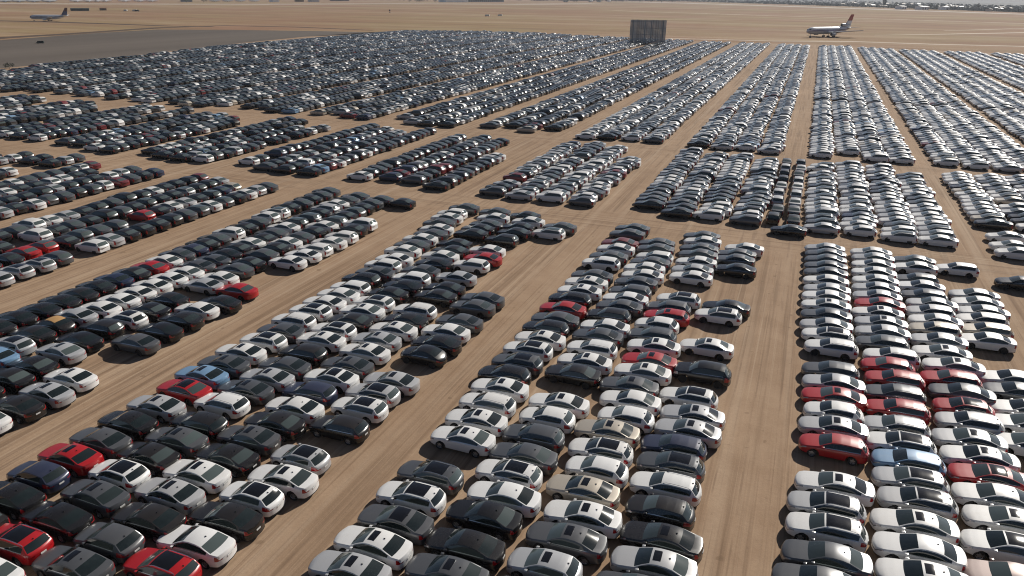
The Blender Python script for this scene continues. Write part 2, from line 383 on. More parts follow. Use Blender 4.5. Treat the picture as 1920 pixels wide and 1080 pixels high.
class Shape:
    def __init__(s, kind):
        s.k = kind; s.d = KIND[kind]; s.L = s.d['L']; s.hl = s.L / 2
        s.wr = 0.365 if kind == 'suv' else 0.325
    def zt(s, x): return interp(s.d['top'], x)
    def zs(s, x): return min(interp(s.d['sh'], x), s.zt(x) - 0.03)
    def w(s, x): return interp(s.d['w'], x)
    def bow(s, x):
        a = min(1, max(0, (abs(x) - 0.15) / (s.hl - 0.15)))
        return math.copysign(0.05 + 0.11 * a, x) * min(1, abs(x) / 0.3)
    def zb(s, x, arch=True):
        z = 0.20 + 0.07 * max(0, (abs(x) - s.hl + 0.5) / 0.5)
        if s.k == 'suv': z += 0.06
        if arch:
            ra = s.wr + 0.055
            for a in s.d['ax']:
                dx = abs(x - a)
                if dx <= ra + 1e-6: z = max(z, s.wr + math.sqrt(max(0, ra * ra - dx * dx)))
        return z
    def edge(s, x):
        z0, zt, w = s.zs(x), s.zt(x), s.w(x); h = zt - z0; he = h * 0.86
        ye = max(0.25, 0.935 * w - 0.40 * he); return ye, z0 + he
    def roof(s, x, y):
        ye, ze = s.edge(x); t = min(1, abs(y) / ye)
        z = s.zt(x) - (s.zt(x) - ze) * t ** 2.2
        return (x - s.bow(x) * (y / s.w(x)) ** 2, y, z)
    def half(s, x, arch=True, lod=0):
        w, z0, zb = s.w(x), s.zs(x), s.zb(x, arch and lod == 0); ye, ze = s.edge(x)
        zm = max(0.50, zb + 0.025); zm2 = max(0.70, zm + 0.03)
        zm = min(zm, z0 - 0.10); zm2 = min(zm2, z0 - 0.06); zb = min(zb, zm - .02)
        p5 = (0.955 * w, z0); p8 = (ye, ze)
        L = lambda t: (p5[0] + (p8[0] - p5[0]) * t, p5[1] + (p8[1] - p5[1]) * t)
        lo = 0.92 * w
        P = [(0, zb), (lo, zb), (0.975 * w, min(zb + 0.07, zm - .005)), (w, zm), (0.998 * w, zm2), (0.985 * w, z0 - 0.035), p5,
             L(0.10), L(0.86), p8] + [(ye * t, s.roof(x, ye * t)[2]) for t in (0.93, 0.5)] + [(0, s.zt(x))]
        if lod == 1: P = [P[i] for i in (1, 3, 5, 6, 7, 8, 9, 10, 12)]
        if lod == 2: P = [P[i] for i in (1, 4, 6, 9, 12)]
        return [(x - s.bow(x) * (y / w) ** 2, y, z) for y, z in P]

TAGS0 = ['under', 'trimb', 'side', 'side', 'up', 'up2', 'sill', 'glass', 'frame', 'frame2', 'top', 'top']
def loft(kind, lod=0):
    """-> dict part name -> (verts, faces, material keys) ; nose at +x"""
    s = Shape(kind); d = s.d; hl = s.hl
    xs = set(round(p[0], 3) for p in d['top'])
    ra = s.wr + 0.055
    if lod == 0:
        for a in d['ax']: xs |= {round(a + q * ra, 3) for q in (-1.08, -1, -.9, -.6, 0, .6, .9, 1, 1.08)}
        xs |= {d['sg'][0], d['sg'][1], -0.45}
    elif lod == 1:
        keep = [0, 2, 3, 5, 7, 8, 10, 12, 13, 14, 16]
        xs = {round(d['top'][i][0], 3) for i in keep} | {d['sg'][0], d['sg'][1]}
    else:
        keep = [1, 3, 5, 7, 9, 10, 12, 15]
        xs = {round(d['top'][i][0], 3) for i in keep}
    X = sorted(xs, reverse=True)
    Y = [X[0]]
    for x in X[1:]:
        if Y[-1] - x > 0.018 or x == X[-1]: Y.append(x)
    X = Y
    halfs = [s.half(x, True, lod) for x in X]
    nh = len(halfs[0]); first0 = halfs[0][0][1] == 0
    V = []; ring = []
    for h in halfs:
        right = list(range(len(V), len(V) + nh)); V += h
        left = []
        for i, p in enumerate(h):
            if abs(p[1]) < 1e-9: left.append(right[i])
            else: left.append(len(V)); V.append((p[0], -p[1], p[2]))
        ring.append((right, left))
    if lod == 0: tags = TAGS0
    elif lod == 1: tags = ['side', 'up', 'up2', 'sill', 'glass', 'frame', 'frame2', 'top']
    else: tags = ['side', 'up', 'glassw', 'top']
    F = []; T = []
    wb, wt = d['ws']; rt, rb = d['rg']; sf, sr = d['sg']
    for i in range(len(X) - 1):
        xm = (X[i] + X[i + 1]) / 2
        for j in range(nh - 1):
            t = tags[j]; part, mk = 'body', 'P'
            inws, inrg = wt < xm < wb, rb < xm < rt
            if t == 'under': mk = 'U'
            elif t == 'trimb': mk = 'K'
            elif t in ('glass', 'glassw'):
                if sr < xm < sf and (t == 'glass' or not (inws and xm > wt + .5)): part, mk = 'side_window', 'G'
            elif t == 'sill' and sr < xm < sf and lod == 0: mk = 'C'
            elif t == 'top' and inws: part, mk = 'windshield', 'G'
            elif t == 'top' and inrg: part, mk = 'rear_window', 'G'
            if lod == 0 and j in (4, 5):
                if xm < -hl + 0.34: part, mk = 'taillight', 'TL'
                elif xm > hl - 0.42: part, mk = 'headlight', 'HL'
            if lod == 1 and t in ('up', 'up2') and xm < -hl + 0.22: part, mk = 'taillight', 'TL'
            for sd in (0, 1):
                a, b = ring[i][sd], ring[i + 1][sd]
                f = (a[j], b[j], b[j + 1], a[j + 1])
                f = tuple(dict.fromkeys(f))
                if len(f) < 3: continue
                # right side (y>0), nose +x : order for outward normals
                F.append(f[::-1] if sd else f); T.append((part, mk, sd))
    # end caps
    NC = [-1, -.66, -.33, 0, .33, .66, 1] if lod == 0 else [-1, 1]
    for e, (i, sgn) in enumerate(((0, 1), (len(X) - 1, -1))):
        x = X[i]; h = halfs[i]; rr, ll = ring[i]
        js = list(range(1, 7)) if lod == 0 else ([0, 1, 2, 3] if lod == 1 else [0, 1, 2])
        rows = []
        for j in js:
            row = []
            for c in NC:
                if c == 1: row.append(rr[j])
                elif c == -1: row.append(ll[j])
                else:
                    y = h[j][1] * c; row.append(len(V))
                    V.append((x - s.bow(x) * (y / s.w(x)) ** 2, y, h[j][2]))
            rows.append(row)
        for a in range(len(rows) - 1):
            for c in range(len(NC) - 1):
                f = (rows[a][c], rows[a][c + 1], rows[a + 1][c + 1], rows[a + 1][c])
                part, mk = 'body', 'P'
                outer = c in (0, len(NC) - 2)
                if lod == 0:
                    jj = js[a]
                    if jj == 1: mk = 'K'
                    elif jj in (4, 5) and outer: part, mk = ('headlight', 'HL') if e == 0 else ('taillight', 'TL')
                    elif e == 0 and jj in (3, 4) and not outer: part, mk = 'grille', 'K'
                F.append(f if sgn > 0 else f[::-1]); T.append((part, mk, 1 if NC[c] < 0 else 0))
        topj = js[-1]
        poly = [ll[topj]] + [q for q in rows[-1][1:-1]] + [rr[topj]] + [rr[j] for j in range(topj + 1, nh)] + [ll[j] for j in range(nh - 2, topj, -1)]
        poly = list(dict.fromkeys(poly))
        F.append(tuple(poly) if sgn > 0 else tuple(poly[::-1])); T.append(('body', 'P', 0))
    out = {}
    for f, (part, mk, sd) in zip(F, T):
        if part in ('side_window', 'taillight', 'headlight') and lod == 0: part = part + str(sd)
        if lod: part = 'body'
        vs, fs, ms, mp = out.setdefault(part, ([], [], [], {}))
        g = []
        for q in f:
            if q not in mp: mp[q] = len(vs); vs.append(V[q])
            g.append(mp[q])
        fs.append(tuple(g)); ms.append(mk)
    return {k: (v[0], v[1], v[2]) for k, v in out.items()}

turn = lambda vs: [(-x, -y, z) for x, y, z in vs]       # nose to world -X
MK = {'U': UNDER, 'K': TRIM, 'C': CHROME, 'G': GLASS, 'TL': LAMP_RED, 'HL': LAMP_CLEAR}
SMOOTH = 38

def part_mesh(name, data, paint_slot=True):
    vs, fs, ms = data
    keys = (['P'] if 'P' in ms else []) + sorted(set(ms) - {'P'})
    mats = [PAINT['W'] if q == 'P' else MK[q] for q in keys]
    return mesh_from(name, turn(vs), fs, mats, [keys.index(q) for q in ms], SMOOTH)

def wheel_meshes(r, side):
    """tyre and rim, axis along y, outer face to side"""
    n = 16; V = []; F = []
    prof = [(r * .60, -.09), (r * .94, -.10), (r, -.07), (r, .07), (r * .94, .10), (r * .60, .09), (r * .58, .03)]
    for k in range(n):
        a = 2 * math.pi * k / n
        for q, y in prof: V.append((q * math.cos(a), y * side, q * math.sin(a)))
    m_ = len(prof)
    for k in range(n):
        for j in range(m_ - 1):
            f = (k * m_ + j, ((k + 1) % n) * m_ + j, ((k + 1) % n) * m_ + j + 1, k * m_ + j + 1)
            F.append(f if side < 0 else f[::-1])
    F.append(tuple(k * m_ + m_ - 1 for k in range(n))[::side])
    tyre = mesh_from("tyre", V, F, [RUBBER], None, 40)
    V = []; F = []
    for k in range(20):                                   # five spokes with notches between them
        a = 2 * math.pi * k / 20; q = r * (.60 if k % 4 in (0, 1) else .40 if k % 4 == 3 else .42)
        V.append((q * math.cos(a), side * .055, q * math.sin(a)))
    V.append((0, side * .075, 0))
    for k in range(20):
        f = (k, (k + 1) % 20, 20); F.append(f[::-1] if side > 0 else f)
    b = len(V)
    for k in range(n):
        a = 2 * math.pi * k / n
        V += [(r * .62 * math.cos(a), side * .092, r * .62 * math.sin(a)), (r * .55 * math.cos(a), side * .06, r * .55 * math.sin(a))]
    for k in range(n):
        f = (b + 2 * k, b + 2 * ((k + 1) % n), b + 2 * ((k + 1) % n) + 1, b + 2 * k + 1); F.append(f[::-1] if side > 0 else f)
    rim = mesh_from("rim", V, F, [RIM])
    return tyre, rim

def roof_patch(s, x0, x1, hw, lift, mat, name, nx=7, ny=6):
    V = []; F = []
    for i in range(nx):
        x = x0 + (x1 - x0) * i / (nx - 1)
        for j in range(ny):
            t = -1 + 2 * j / (ny - 1); y = t * (hw if hw < .5 else s.edge(x)[0] * .84)
            p = s.roof(x, y); V.append((p[0], p[1], p[2] + lift))
    for i in range(nx - 1):
        for j in range(ny - 1):
            F.append((i * ny + j, i * ny + j + 1, (i + 1) * ny + j + 1, (i + 1) * ny + j))
    n0 = len(V)                                            # short skirt down to the roof so the panel has thickness
    rimv = [i * ny for i in range(nx)] + [(nx - 1) * ny + j for j in range(1, ny)] + [i * ny + ny - 1 for i in range(nx - 2, -1, -1)] + [j for j in range(ny - 2, 0, -1)]
    for q in rimv: V.append((V[q][0], V[q][1], V[q][2] - lift * 2.2))
    for a in range(len(rimv)):
        b = (a + 1) % len(rimv); F.append((rimv[a], n0 + a, n0 + b, rimv[b]))
    me = mesh_from(name, turn(V), F, [mat], None, 30)
    bm = bmesh.new(); bm.from_mesh(me); bmesh.ops.recalc_face_normals(bm, faces=bm.faces); bm.to_mesh(me); bm.free()
    return me

PARTS = {}
def car_parts(kind):
    if kind in PARTS: return PARTS[kind]
    s = Shape(kind); d = s.d; D = loft(kind, 0); P = {}
    P['body'] = part_mesh('body', D['body'])
    for k in ('windshield', 'rear_window', 'grille'):
        if k in D: P[k] = part_mesh(k, D[k])
    for k in ('side_window', 'taillight', 'headlight'): P[k] = [part_mesh(k, D[k + str(q)]) for q in (0, 1)]
    P['wheel'] = {sd: wheel_meshes(s.wr, sd) for sd in (-1, 1)}
    wb, wt = d['ws']; rt, rb = d['rg']
    P['small'] = roof_patch(s, wt - .13, wt - .58, .41, .007, ROOF_GLASS, 'sunroof', 5, 5)
    P['pano'] = roof_patch(s, wt - .10, rt + .02 if kind == 'coupe' else max(rt + .30, wt - 1.45), .9, .008, ROOF_GLASS, 'glass_roof', 9, 7)
    P['soft'] = roof_patch(s, wt + .02, rt - .05, .9, .012, TANCLOTH, 'soft_top', 9, 7)
    mb = MB()                                              # shark fin aerial
    xr = (rt if kind != 'sedan' else -.95) + .14; zr = s.zt(xr)
    mb.add([(-xr - .09, -.03, zr - .02), (-xr + .08, -.035, zr - .03), (-xr + .08, .035, zr - .03), (-xr - .09, .03, zr - .02), (-xr + .07, -.008, zr + .065), (-xr + .07, .008, zr + .065)],
           [(0, 1, 4), (3, 5, 2), (0, 4, 5, 3), (1, 2, 5, 4)])
    P['aerial'] = mb.mesh('roof_aerial', [TRIM])
    rails = []
    for sd in (-1, 1):
        mb = MB(); pts = []
        for i in range(9):
            x = wt - .12 + (rt + .06 - wt + .12) * i / 8; ye = s.edge(x)[0] * .93; p = s.roof(x, ye * sd)
            lift = .05 if 0 < i < 8 else .005
            pts.append((-p[0], -p[1], p[2] + lift))
        mb.tube(pts, .017, 5); rails.append(mb.mesh('roof_rail', [CHROME], 40))
    P['rails'] = rails
    mir = []
    for sd in (-1, 1):
        mb = MB(); xm = wb - .28; ym = (s.w(xm) + .075) * sd; zm = s.zs(xm) + .075
        a = [(xm + .10, .055), (xm + .06, .10), (xm - .07, .11), (xm - .08, .10)]
        V = []
        for (x, q), k in zip(a, (.55, .9, 1, .95)):
            for dy, dz in ((-.085, -.055), (.085, -.055), (.095, .02), (.06, .06), (-.06, .06), (-.095, .02)):
                V.append((-x, -(ym + dy * k), zm + dz * k))
        Fm = [(i * 6 + j, i * 6 + (j + 1) % 6, (i + 1) * 6 + (j + 1) % 6, (i + 1) * 6 + j) for i in range(3) for j in range(6)]
        mb.add(V, Fm + [(5, 4, 3, 2, 1, 0)]); mb.add(V[18:], [(0, 1, 2, 3, 4, 5)], 1)
        mb.box((-xm, -(s.w(xm) - .005) * sd, zm - .045), (.07, .10, .03), 0)
        me = mb.mesh('wing_mirror', [PAINT['W'], TRIM], 40)
        bm = bmesh.new(); bm.from_mesh(me); bmesh.ops.recalc_face_normals(bm, faces=bm.faces); bm.to_mesh(me); bm.free()
        mir.append(me)
    P['mirror'] = mir
    mb = MB(); zp = .80 if kind == 'sedan' else (.62 if kind == 'coupe' else .78)
    if kind == 'suv': zp = .90
    h = s.half(-s.hl + 0.0); mb.box((s.hl + .002, 0, min(zp, s.half(-s.hl)[6][2] - .06)), (.02, .34, .10), 0, 0)
    P['plate'] = mb.mesh('number_plate', [PLATE])
    PARTS[kind] = P
    return P

LET = {'s': 'sedan', 'w': 'station_wagon', 'h': 'hatchback', 'u': 'suv', 'b': 'coupe'}
def paint_obj(o, c):
    if o.data.materials and o.data.materials[0].name.endswith('_paint'):
        o.material_slots[0].link = 'OBJECT'; o.material_slots[0].material = PAINT[c]

PROTO = {}
def make_car(code, loc, rz, near):
    """first of a kind is built; every later one copies it part by part"""
    kind, c, roof = LET[code[0]], code[1], code[2]
    key = (code[0], roof, near)
    if key in PROTO:
        src, kids = PROTO[key]; root = src.copy(); COL.objects.link(root)
        done = {}
        for ch, par in kids:
            o = ch.copy(); COL.objects.link(o); o.parent = done.get(par, root); done[ch] = o; paint_obj(o, c)
    else:
        P = car_parts(kind); s = Shape(kind); kids = []
        root = new_obj(kind, None); root.empty_display_size = .3
        def put(name, me, parent=root, loc=None):
            o = new_obj(name, me, parent, loc); paint_obj(o, c); kids.append((o, parent)); return o
        for name in ('body', 'windshield', 'rear_window'): put(name, P[name])
        for q in (0, 1):
            put('side_window', P['side_window'][q]); put('taillight', P['taillight'][q]); put('headlight', P['headlight'][q])
        for a in s.d['ax']:
            for sd in (-1, 1):
                ty, rim = P['wheel'][sd]
                wo = put('wheel', ty, loc=(-a, sd * (s.w(a) - .11), s.wr))
                if near: put('rim', rim, wo)
        if roof == 'o': put('sunroof', P['small'])
        if roof in 'pP': put('glass_roof', P['pano'])
        if roof == 't': put('soft_top', P['soft'])
        if roof in 'Pr':
            for q in (0, 1): put('roof_rail', P['rails'][q])
        if near:
            for q in (0, 1): put('wing_mirror', P['mirror'][q])
            put('roof_aerial', P['aerial']); put('number_plate', P['plate'])
            if 'grille' in P: put('grille', P['grille'])
        PROTO[key] = (root, kids)
    root.location = loc; root.rotation_euler = (0, 0, rz)
    return root

# ---------------------------------------------------------------- the rows of the near blocks, roof centres taken from image pixels: distance along the lane; offset across; type colour roof
NEAR = {
"A1":(4.9,"34.2;-0.5;sG- 36.4;-0.1;sG- 39.0;0.1;wWP 41.2;0.1;wSP 43.6;0.4;sWo 48.4;0.6;wR- 50.9;0.4;sSo 53.2;0.6;hW- 55.6;0.5;sRo 57.9;0.5;sS- 60.2;0.5;wG- 65.0;0.6;wWr 67.5;0.3;wWP 69.7;-0.0;sS- 72.3;-0.0;sG- 74.9;-0.0;sWo 77.4;-0.0;sW- 79.6;0.1;sS- 82.3;0.0;sW- 85.0;0.0;sG- 87.3;0.0;sG- 89.7;0.0;sG- 92.0;0.0;sG- 94.2;-0.1;sS- 100.8;-4.6;sK-"),
"A2":(9.8,"36.8;-0.1;sWo 39.1;-0.1;sW- 41.4;-0.1;sWo 43.9;0.5;wSP 46.1;0.3;wSp 48.3;0.4;wL- 50.5;0.1;wWP 52.8;0.0;wSr 55.5;0.3;wRr 58.0;0.3;wGr 60.6;0.5;wRr 62.9;0.1;hR- 65.1;0.6;wWr 67.6;-0.0;wG- 70.1;0.0;sS- 72.4;-0.0;sSo 74.9;-0.1;sWo 77.4;0.2;sR- 79.6;0.1;sS- 82.0;0.1;sS- 84.5;0.2;sW- 87.2;0.2;sW- 90.0;0.3;sW- 92.6;0.4;sS- 94.8;0.3;sW-"),
"A3":(14.6,"38.5;-0.5;sM- 41.3;-0.0;wWp 43.9;0.4;sWo 46.2;0.1;sW- 48.5;0.2;sRp 50.7;0.0;sWo 52.9;-0.3;sSo 55.5;0.3;wSr 57.7;0.2;hRp 60.2;0.3;sG- 62.4;0.0;wRr 65.1;0.4;sWo 67.5;-0.2;sWo 70.2;-0.1;sS- 72.8;0.1;wTr 75.0;0.2;sW- 77.3;0.2;wS- 79.6;0.4;sS- 81.8;0.1;wG- 84.6;-0.1;sW- 86.8;-0.1;wG- 91.1;-0.0;sW- 93.6;0.1;sG-"),
"A4":(18.9,"53.8;-0.7;hW- 56.8;-0.3;sW- 59.2;0.1;sW- 62.1;0.1;sG- 64.4;0.2;sW- 72.0;-0.3;sW- 74.5;0.3;wT- 77.1;0.4;wW- 79.3;0.6;sS- 81.7;0.5;sW- 84.1;0.6;sS- 92.6;0.4;wW-"),
"Q1":(26.8,"90.3;-1.9;sK- 102.0;0.1;sW- 104.9;0.0;sW- 109.1;0.3;sW-"),
"B1":(-19.4,"25.5;0.0;sSo 27.7;0.1;sWo 29.9;0.3;sGp 32.3;0.2;wWP 34.7;0.3;wGP 39.3;0.3;sWo 41.8;0.2;sWo 44.3;0.2;wWr 46.8;0.0;sWo 49.0;-0.3;wK- 51.4;-0.1;wGP 54.0;-0.1;wWP 56.4;0.0;sWo 58.8;-0.1;wK- 61.0;-0.1;sG- 63.7;-0.2;sR- 66.4;-0.1;wK- 68.8;0.0;sWo 71.4;0.0;sWo 73.7;-0.0;sG- 78.2;-0.0;wW- 80.6;0.1;sG- 83.7;0.2;sW- 86.1;0.1;sR- 90.2;0.1;sG- 92.8;0.2;sG-"),
"B2":(-14.4,"27.3;-0.0;sGo 29.6;-0.0;sK- 32.3;-0.0;sK- 34.5;0.4;sW- 36.8;0.0;wWP 39.0;0.0;sG- 41.5;-0.0;wG- 44.1;0.1;hW- 46.4;0.1;sWo 51.3;-0.3;sK- 53.7;-0.0;sWo 56.4;0.1;wWr 59.0;-0.3;sG- 61.2;-0.2;sW- 63.9;-0.4;wK- 66.4;-0.1;sG- 68.6;-0.0;sW- 70.8;0.2;wG- 73.5;0.0;sG- 75.9;0.2;sW- 78.3;-0.1;sW- 80.5;0.1;sG- 82.7;0.4;wW- 85.6;-0.3;sG- 87.8;-0.6;sG-"),
"B3":(-9.5,"29.8;0.0;hSo 32.3;0.3;sGo 34.6;0.6;sWo 37.0;-0.1;sTo 39.4;0.3;hW- 41.6;0.0;wWP 44.1;-0.4;sTo 46.4;0.6;hW- 48.9;0.2;sW- 51.1;-0.4;sGo 53.8;0.1;sWo 56.0;0.2;sRo 58.9;-0.0;sWo 61.1;-0.4;wGr 63.6;-0.5;hW- 65.9;0.0;wRo 68.1;-0.2;wG- 70.7;0.4;wWP 77.6;0.4;sW- 79.9;0.2;sS- 82.8;0.2;sW- 85.6;0.0;sG- 87.9;-0.2;sG- 90.9;-0.2;sW- 93.1;-0.6;sG-"),
"B4":(-4.6,"32.2;0.5;sSo 34.4;0.5;sKo 36.9;0.1;hK- 39.4;0.0;wWr 41.8;-0.1;wGP 44.0;-0.3;wN- 46.4;0.1;sSo 48.6;0.1;sSo 51.2;-0.4;wWP 55.6;-0.0;uK- 60.7;-0.5;sWo 68.2;-0.2;wWP 70.5;0.1;sK- 82.1;-0.2;sK- 85.4;-0.6;sG- 87.6;-0.6;sG- 90.2;0.1;sW-"),
"C4":(-28.0,"21.8;-0.8;wRP 24.0;-0.7;sW- 26.3;-0.6;sK- 28.5;-0.4;hWp 30.7;0.1;sWo 33.0;-0.1;hSp 37.2;0.2;wK- 40.0;0.1;wWp 42.2;-0.1;wSp 44.4;0.1;sSo 49.6;0.3;bK- 51.9;0.3;sK- 54.4;0.0;sW- 56.9;0.2;sG- 60.6;-0.1;sG- 62.8;-0.0;sG- 86.6;-0.8;wWP 89.5;-0.4;sG-"),
"C3":(-32.8,"20.1;-0.8;sGo 22.3;-0.5;hG- 24.5;-0.0;sK- 26.8;-0.7;sSo 29.0;-0.6;sWo 31.2;-0.1;sK- 33.6;-0.3;sGo 35.8;0.2;sK- 38.1;0.2;sW- 40.5;0.0;wN- 43.0;0.1;sWp 45.3;0.1;sGo 48.0;0.1;sWo 50.4;-0.2;sSo 52.9;0.1;sWo 55.1;0.1;sK- 57.6;-0.0;wWr 61.6;-0.0;sK- 63.8;-0.1;sK- 67.2;-0.3;sS- 71.5;-0.3;wW- 74.0;-0.1;sR- 76.8;-0.8;sW- 81.6;-0.6;wK- 84.8;-0.4;sK- 87.2;-0.8;sK- 90.2;-0.4;sW- 92.5;-1.8;sK-"),
"C2":(-37.6,"20.2;-0.5;wRP 22.5;-0.3;sK- 24.9;0.0;sGo 27.1;-0.3;hWp 29.3;-0.3;sK- 31.5;0.0;sGo 33.7;0.1;wK- 36.5;-0.3;wWr 38.8;-0.2;sGo 41.0;0.1;sSo 43.2;0.1;sG- 45.8;0.2;wK- 48.5;0.0;sWo 50.7;0.0;wWp 53.0;0.1;sK- 55.4;-0.1;sWo 57.7;0.0;wWp 60.2;-0.1;sK- 62.6;0.3;sK- 65.1;0.2;wW- 67.5;-0.1;sG- 70.1;0.2;sK- 72.8;-0.3;sW- 75.0;0.0;sK- 77.5;-0.7;sK- 82.2;-0.6;sK- 84.4;-0.6;sK- 86.6;-0.4;sG- 89.9;-0.7;sW- 92.6;-1.6;sG-"),
"C1":(-42.4,"22.8;0.1;sK- 25.0;-0.2;hN- 27.2;-0.2;sRo 29.4;0.0;sG- 31.8;-0.1;sK- 34.3;-0.0;sSo 37.0;0.1;sRp 39.3;-0.3;sLo 41.5;-0.0;sGo 43.8;-0.2;sWo 46.4;0.3;wWP 48.6;0.3;sG- 51.0;0.1;wWr 53.5;0.2;wWp 55.7;0.1;sW- 58.0;0.2;sW- 60.2;0.4;wW- 62.8;0.1;wK- 65.0;0.3;sG- 67.5;-0.0;wW- 69.7;0.0;sW- 72.8;-0.6;sW- 75.0;-0.6;sG- 77.6;-0.8;sW- 79.9;-0.5;sG- 82.2;-0.8;sW- 84.7;-1.7;sG- 87.4;-1.9;sW- 89.7;-2.0;wW- 92.9;-1.8;sG-"),
"D4":(-52.5,"30.3;0.5;sK- 32.5;0.8;sSo 34.9;0.4;sWo 41.7;0.0;sG- 44.4;-0.0;sK- 47.0;-0.0;sK- 49.4;-0.3;sW- 51.6;0.5;sK- 54.9;-0.2;sR- 64.1;-0.8;sW- 66.7;-0.6;sW- 69.2;-0.4;wW- 71.9;-0.5;sW- 74.6;-0.3;wW- 91.7;-1.6;sK-"),
"D3":(-57.2,"33.0;0.5;sK- 35.2;0.3;sK- 37.9;0.2;sSo 40.1;-0.3;sK- 42.8;-0.5;wK- 45.2;-0.1;wWp 47.5;0.1;sK- 50.2;-0.2;sK- 54.7;0.2;sS- 56.9;0.3;sW- 59.7;-0.0;sG- 61.9;-0.1;sK- 64.9;-0.6;sG- 67.4;-0.8;sK- 69.6;-0.8;sW- 72.1;-0.7;sG- 74.6;-0.6;sK-"),
"D2":(-61.9,"35.1;0.6;sL- 37.2;-0.0;wSp 39.4;-0.6;sK- 41.6;-0.5;bKt 43.8;-0.5;sS- 45.9;0.2;sW- 48.1;0.2;sW- 50.2;0.2;sW- 52.4;0.1;sW- 54.6;0.2;sW- 56.7;0.4;sW- 58.9;-0.0;sG- 61.0;0.3;sG- 63.2;0.1;sK- 65.4;-0.1;sK- 67.6;-0.1;sW- 69.8;0.1;sK- 72.0;0.0;sG-"),
"D1":(-66.9,"39.0;-0.1;sK- 41.2;-0.2;sK- 43.4;0.2;sK- 45.6;0.1;sK- 47.7;0.1;sK- 49.9;0.0;sK- 52.1;0.0;sN- 54.3;0.2;sK- 56.5;0.5;sR- 58.7;0.4;sW- 60.9;0.1;sG- 63.0;0.2;sN- 65.2;0.0;sK- 67.4;-0.2;sG- 70.2;-0.2;wW- 72.5;-0.2;sK- 75.1;-0.3;sG-"),
}
REDS=[ (-85,54),(-84,56),(-85,70),(-92,91),(-103,85),(-113,92),(-149,121),(-132,115),(-128,143),(-198,166),(-79,109),(-64,107),(-58,114),(-60,115),(-43,114),(-29,123),(-59,164),(-108,159),(-109,158),(-153,190),(-154,196),(-182,168),(-174,178),(-176,186),(-19,86),(-8,247),(-302,212) ]


OFF = {'s': .22, 'w': .42, 'h': .38, 'u': .40, 'b': .25}     # from the middle of the roof to the middle of the car
HALF = {'s': 2.4, 'w': 2.28, 'h': 2.13, 'u': 2.39, 'b': 2.14}
cars = []                     # (x, y, rz, code, column or None)
for cname, (cx, txt) in NEAR.items():
    for ent in txt.split():
        y, dx, code = ent.split(';')
        cars.append([cx + float(dx) - OFF[code[0]] + .25, float(y), random.gauss(0, R(.8)), code, cname])

for cname, y, code in (('C2', 17.9, 'sW-'), ('C3', 17.8, 'sS-'), ('C4', 19.4, 'sG-'), ('C1', 20.5, 'sK-'), ('B1', 23.2, 'sG-'), ('B2', 25.0, 'sK-'), ('B3', 27.5, 'wG-'), ('B4', 29.9, 'sG-'),
                       ('A1', 31.9, 'sG-'), ('A2', 34.4, 'sW-'), ('A3', 36.1, 'sS-'), ('D4', 28.0, 'sW-'), ('D4', 25.7, 'sG-'), ('D3', 30.7, 'sK-'), ('D2', 32.8, 'sK-')):
    cars.append([NEAR[cname][0] + random.gauss(0, .15), y, random.gauss(0, R(.8)), code, cname])      # just below the frame

def pick(mix):
    r = random.random() * sum(mix.values())
    for k, v in mix.items():
        r -= v
        if r <= 0: return k
MIXL = {'K': 42, 'G': 28, 'S': 9, 'W': 15, 'D': .7, 'N': 2.5, 'L': 1, 'T': 1}
MIXM = {'K': 17, 'G': 26, 'S': 24, 'W': 29, 'D': 1.2, 'N': 1.2, 'L': .6, 'T': 1.2}
MIXR = {'K': 8, 'G': 13, 'S': 26, 'W': 52, 'D': .8, 'N': .8, 'L': .4, 'T': 1.5}
def rcode(x):
    c = pick(MIXR if x > -3 else MIXM if x > -52 else MIXL)
    t = pick({'s': 54, 'w': 28, 'h': 12, 'u': 6}); r = pick({'s': {'o': 50, '-': 50}, 'w': {'P': 35, 'r': 25, '-': 25, 'p': 15}, 'h': {'-': 70, 'p': 30}, 'u': {'r': 1}}[t])
    return t + c + r
def reg(pt, poly):
    x, y = pt; ins = False
    for i in range(len(poly)):
        (x1, y1), (x2, y2) = poly[i], poly[i - 1]
        if (y1 > y) != (y2 > y) and x < (x2 - x1) * (y - y1) / (y2 - y1) + x1: ins = not ins
    return ins
CARS_IN = [(-287, 100), (-291, 200), (-296, 270), (-314, 366), (-321, 443), (-312, 541), (-250, 567), (-207, 567), (-137, 543), (-112, 536), (-62, 524), (14, 521), (50, 504), (108, 499), (330, 470), (330, 0), (-287, 0)]
def run(cx, y0, y1, col, step=2.45, gap=.035, slope=0.0):
    y = y0 + random.uniform(0, .5)
    while y < y1:
        x = cx + random.gauss(0, .16) + slope * (y - y0)
        if random.random() > gap and reg((x, y), CARS_IN):
            cars.append([x, y, random.gauss(0, R(.8)), rcode(x), col])
        y += step + random.gauss(0, .05)

# near section, beyond the rows read from image pixels
for cx, y0, y1, nm in ((-79.0, 30, 91.5, 'E4'), (-83.8, 30, 90.5, 'E3'), (-88.6, 30, 92, 'E2'), (-93.2, 30, 92.5, 'E1'),
                   (-103.2, 45, 92, 'F4'), (-107.9, 45, 92.5, 'F3'), (-112.7, 45, 91, 'F2'), (-117.3, 45, 92.5, 'F1'),
                   (-126.0, 60, 83, 'G4'), (-130.6, 60, 82, 'G3'), (-125.5, 89.5, 95, 'G4'), (-130.6, 89.5, 94, 'G3'), (-135.5, 60, 94, 'G2'), (-140.2, 60, 90, 'G1')):
    run(cx, y0, y1, nm)
run(-66.9 - .9, 77.5, 93.5, 'D1'); run(-62.3, 74.5, 93, 'D2'); run(-58.0, 77, 92, 'D3'); run(-53.4, 77, 80, 'D4')
run(18.9, 34, 51, 'A4'); run(24.5, 30, 44, 'Q0')
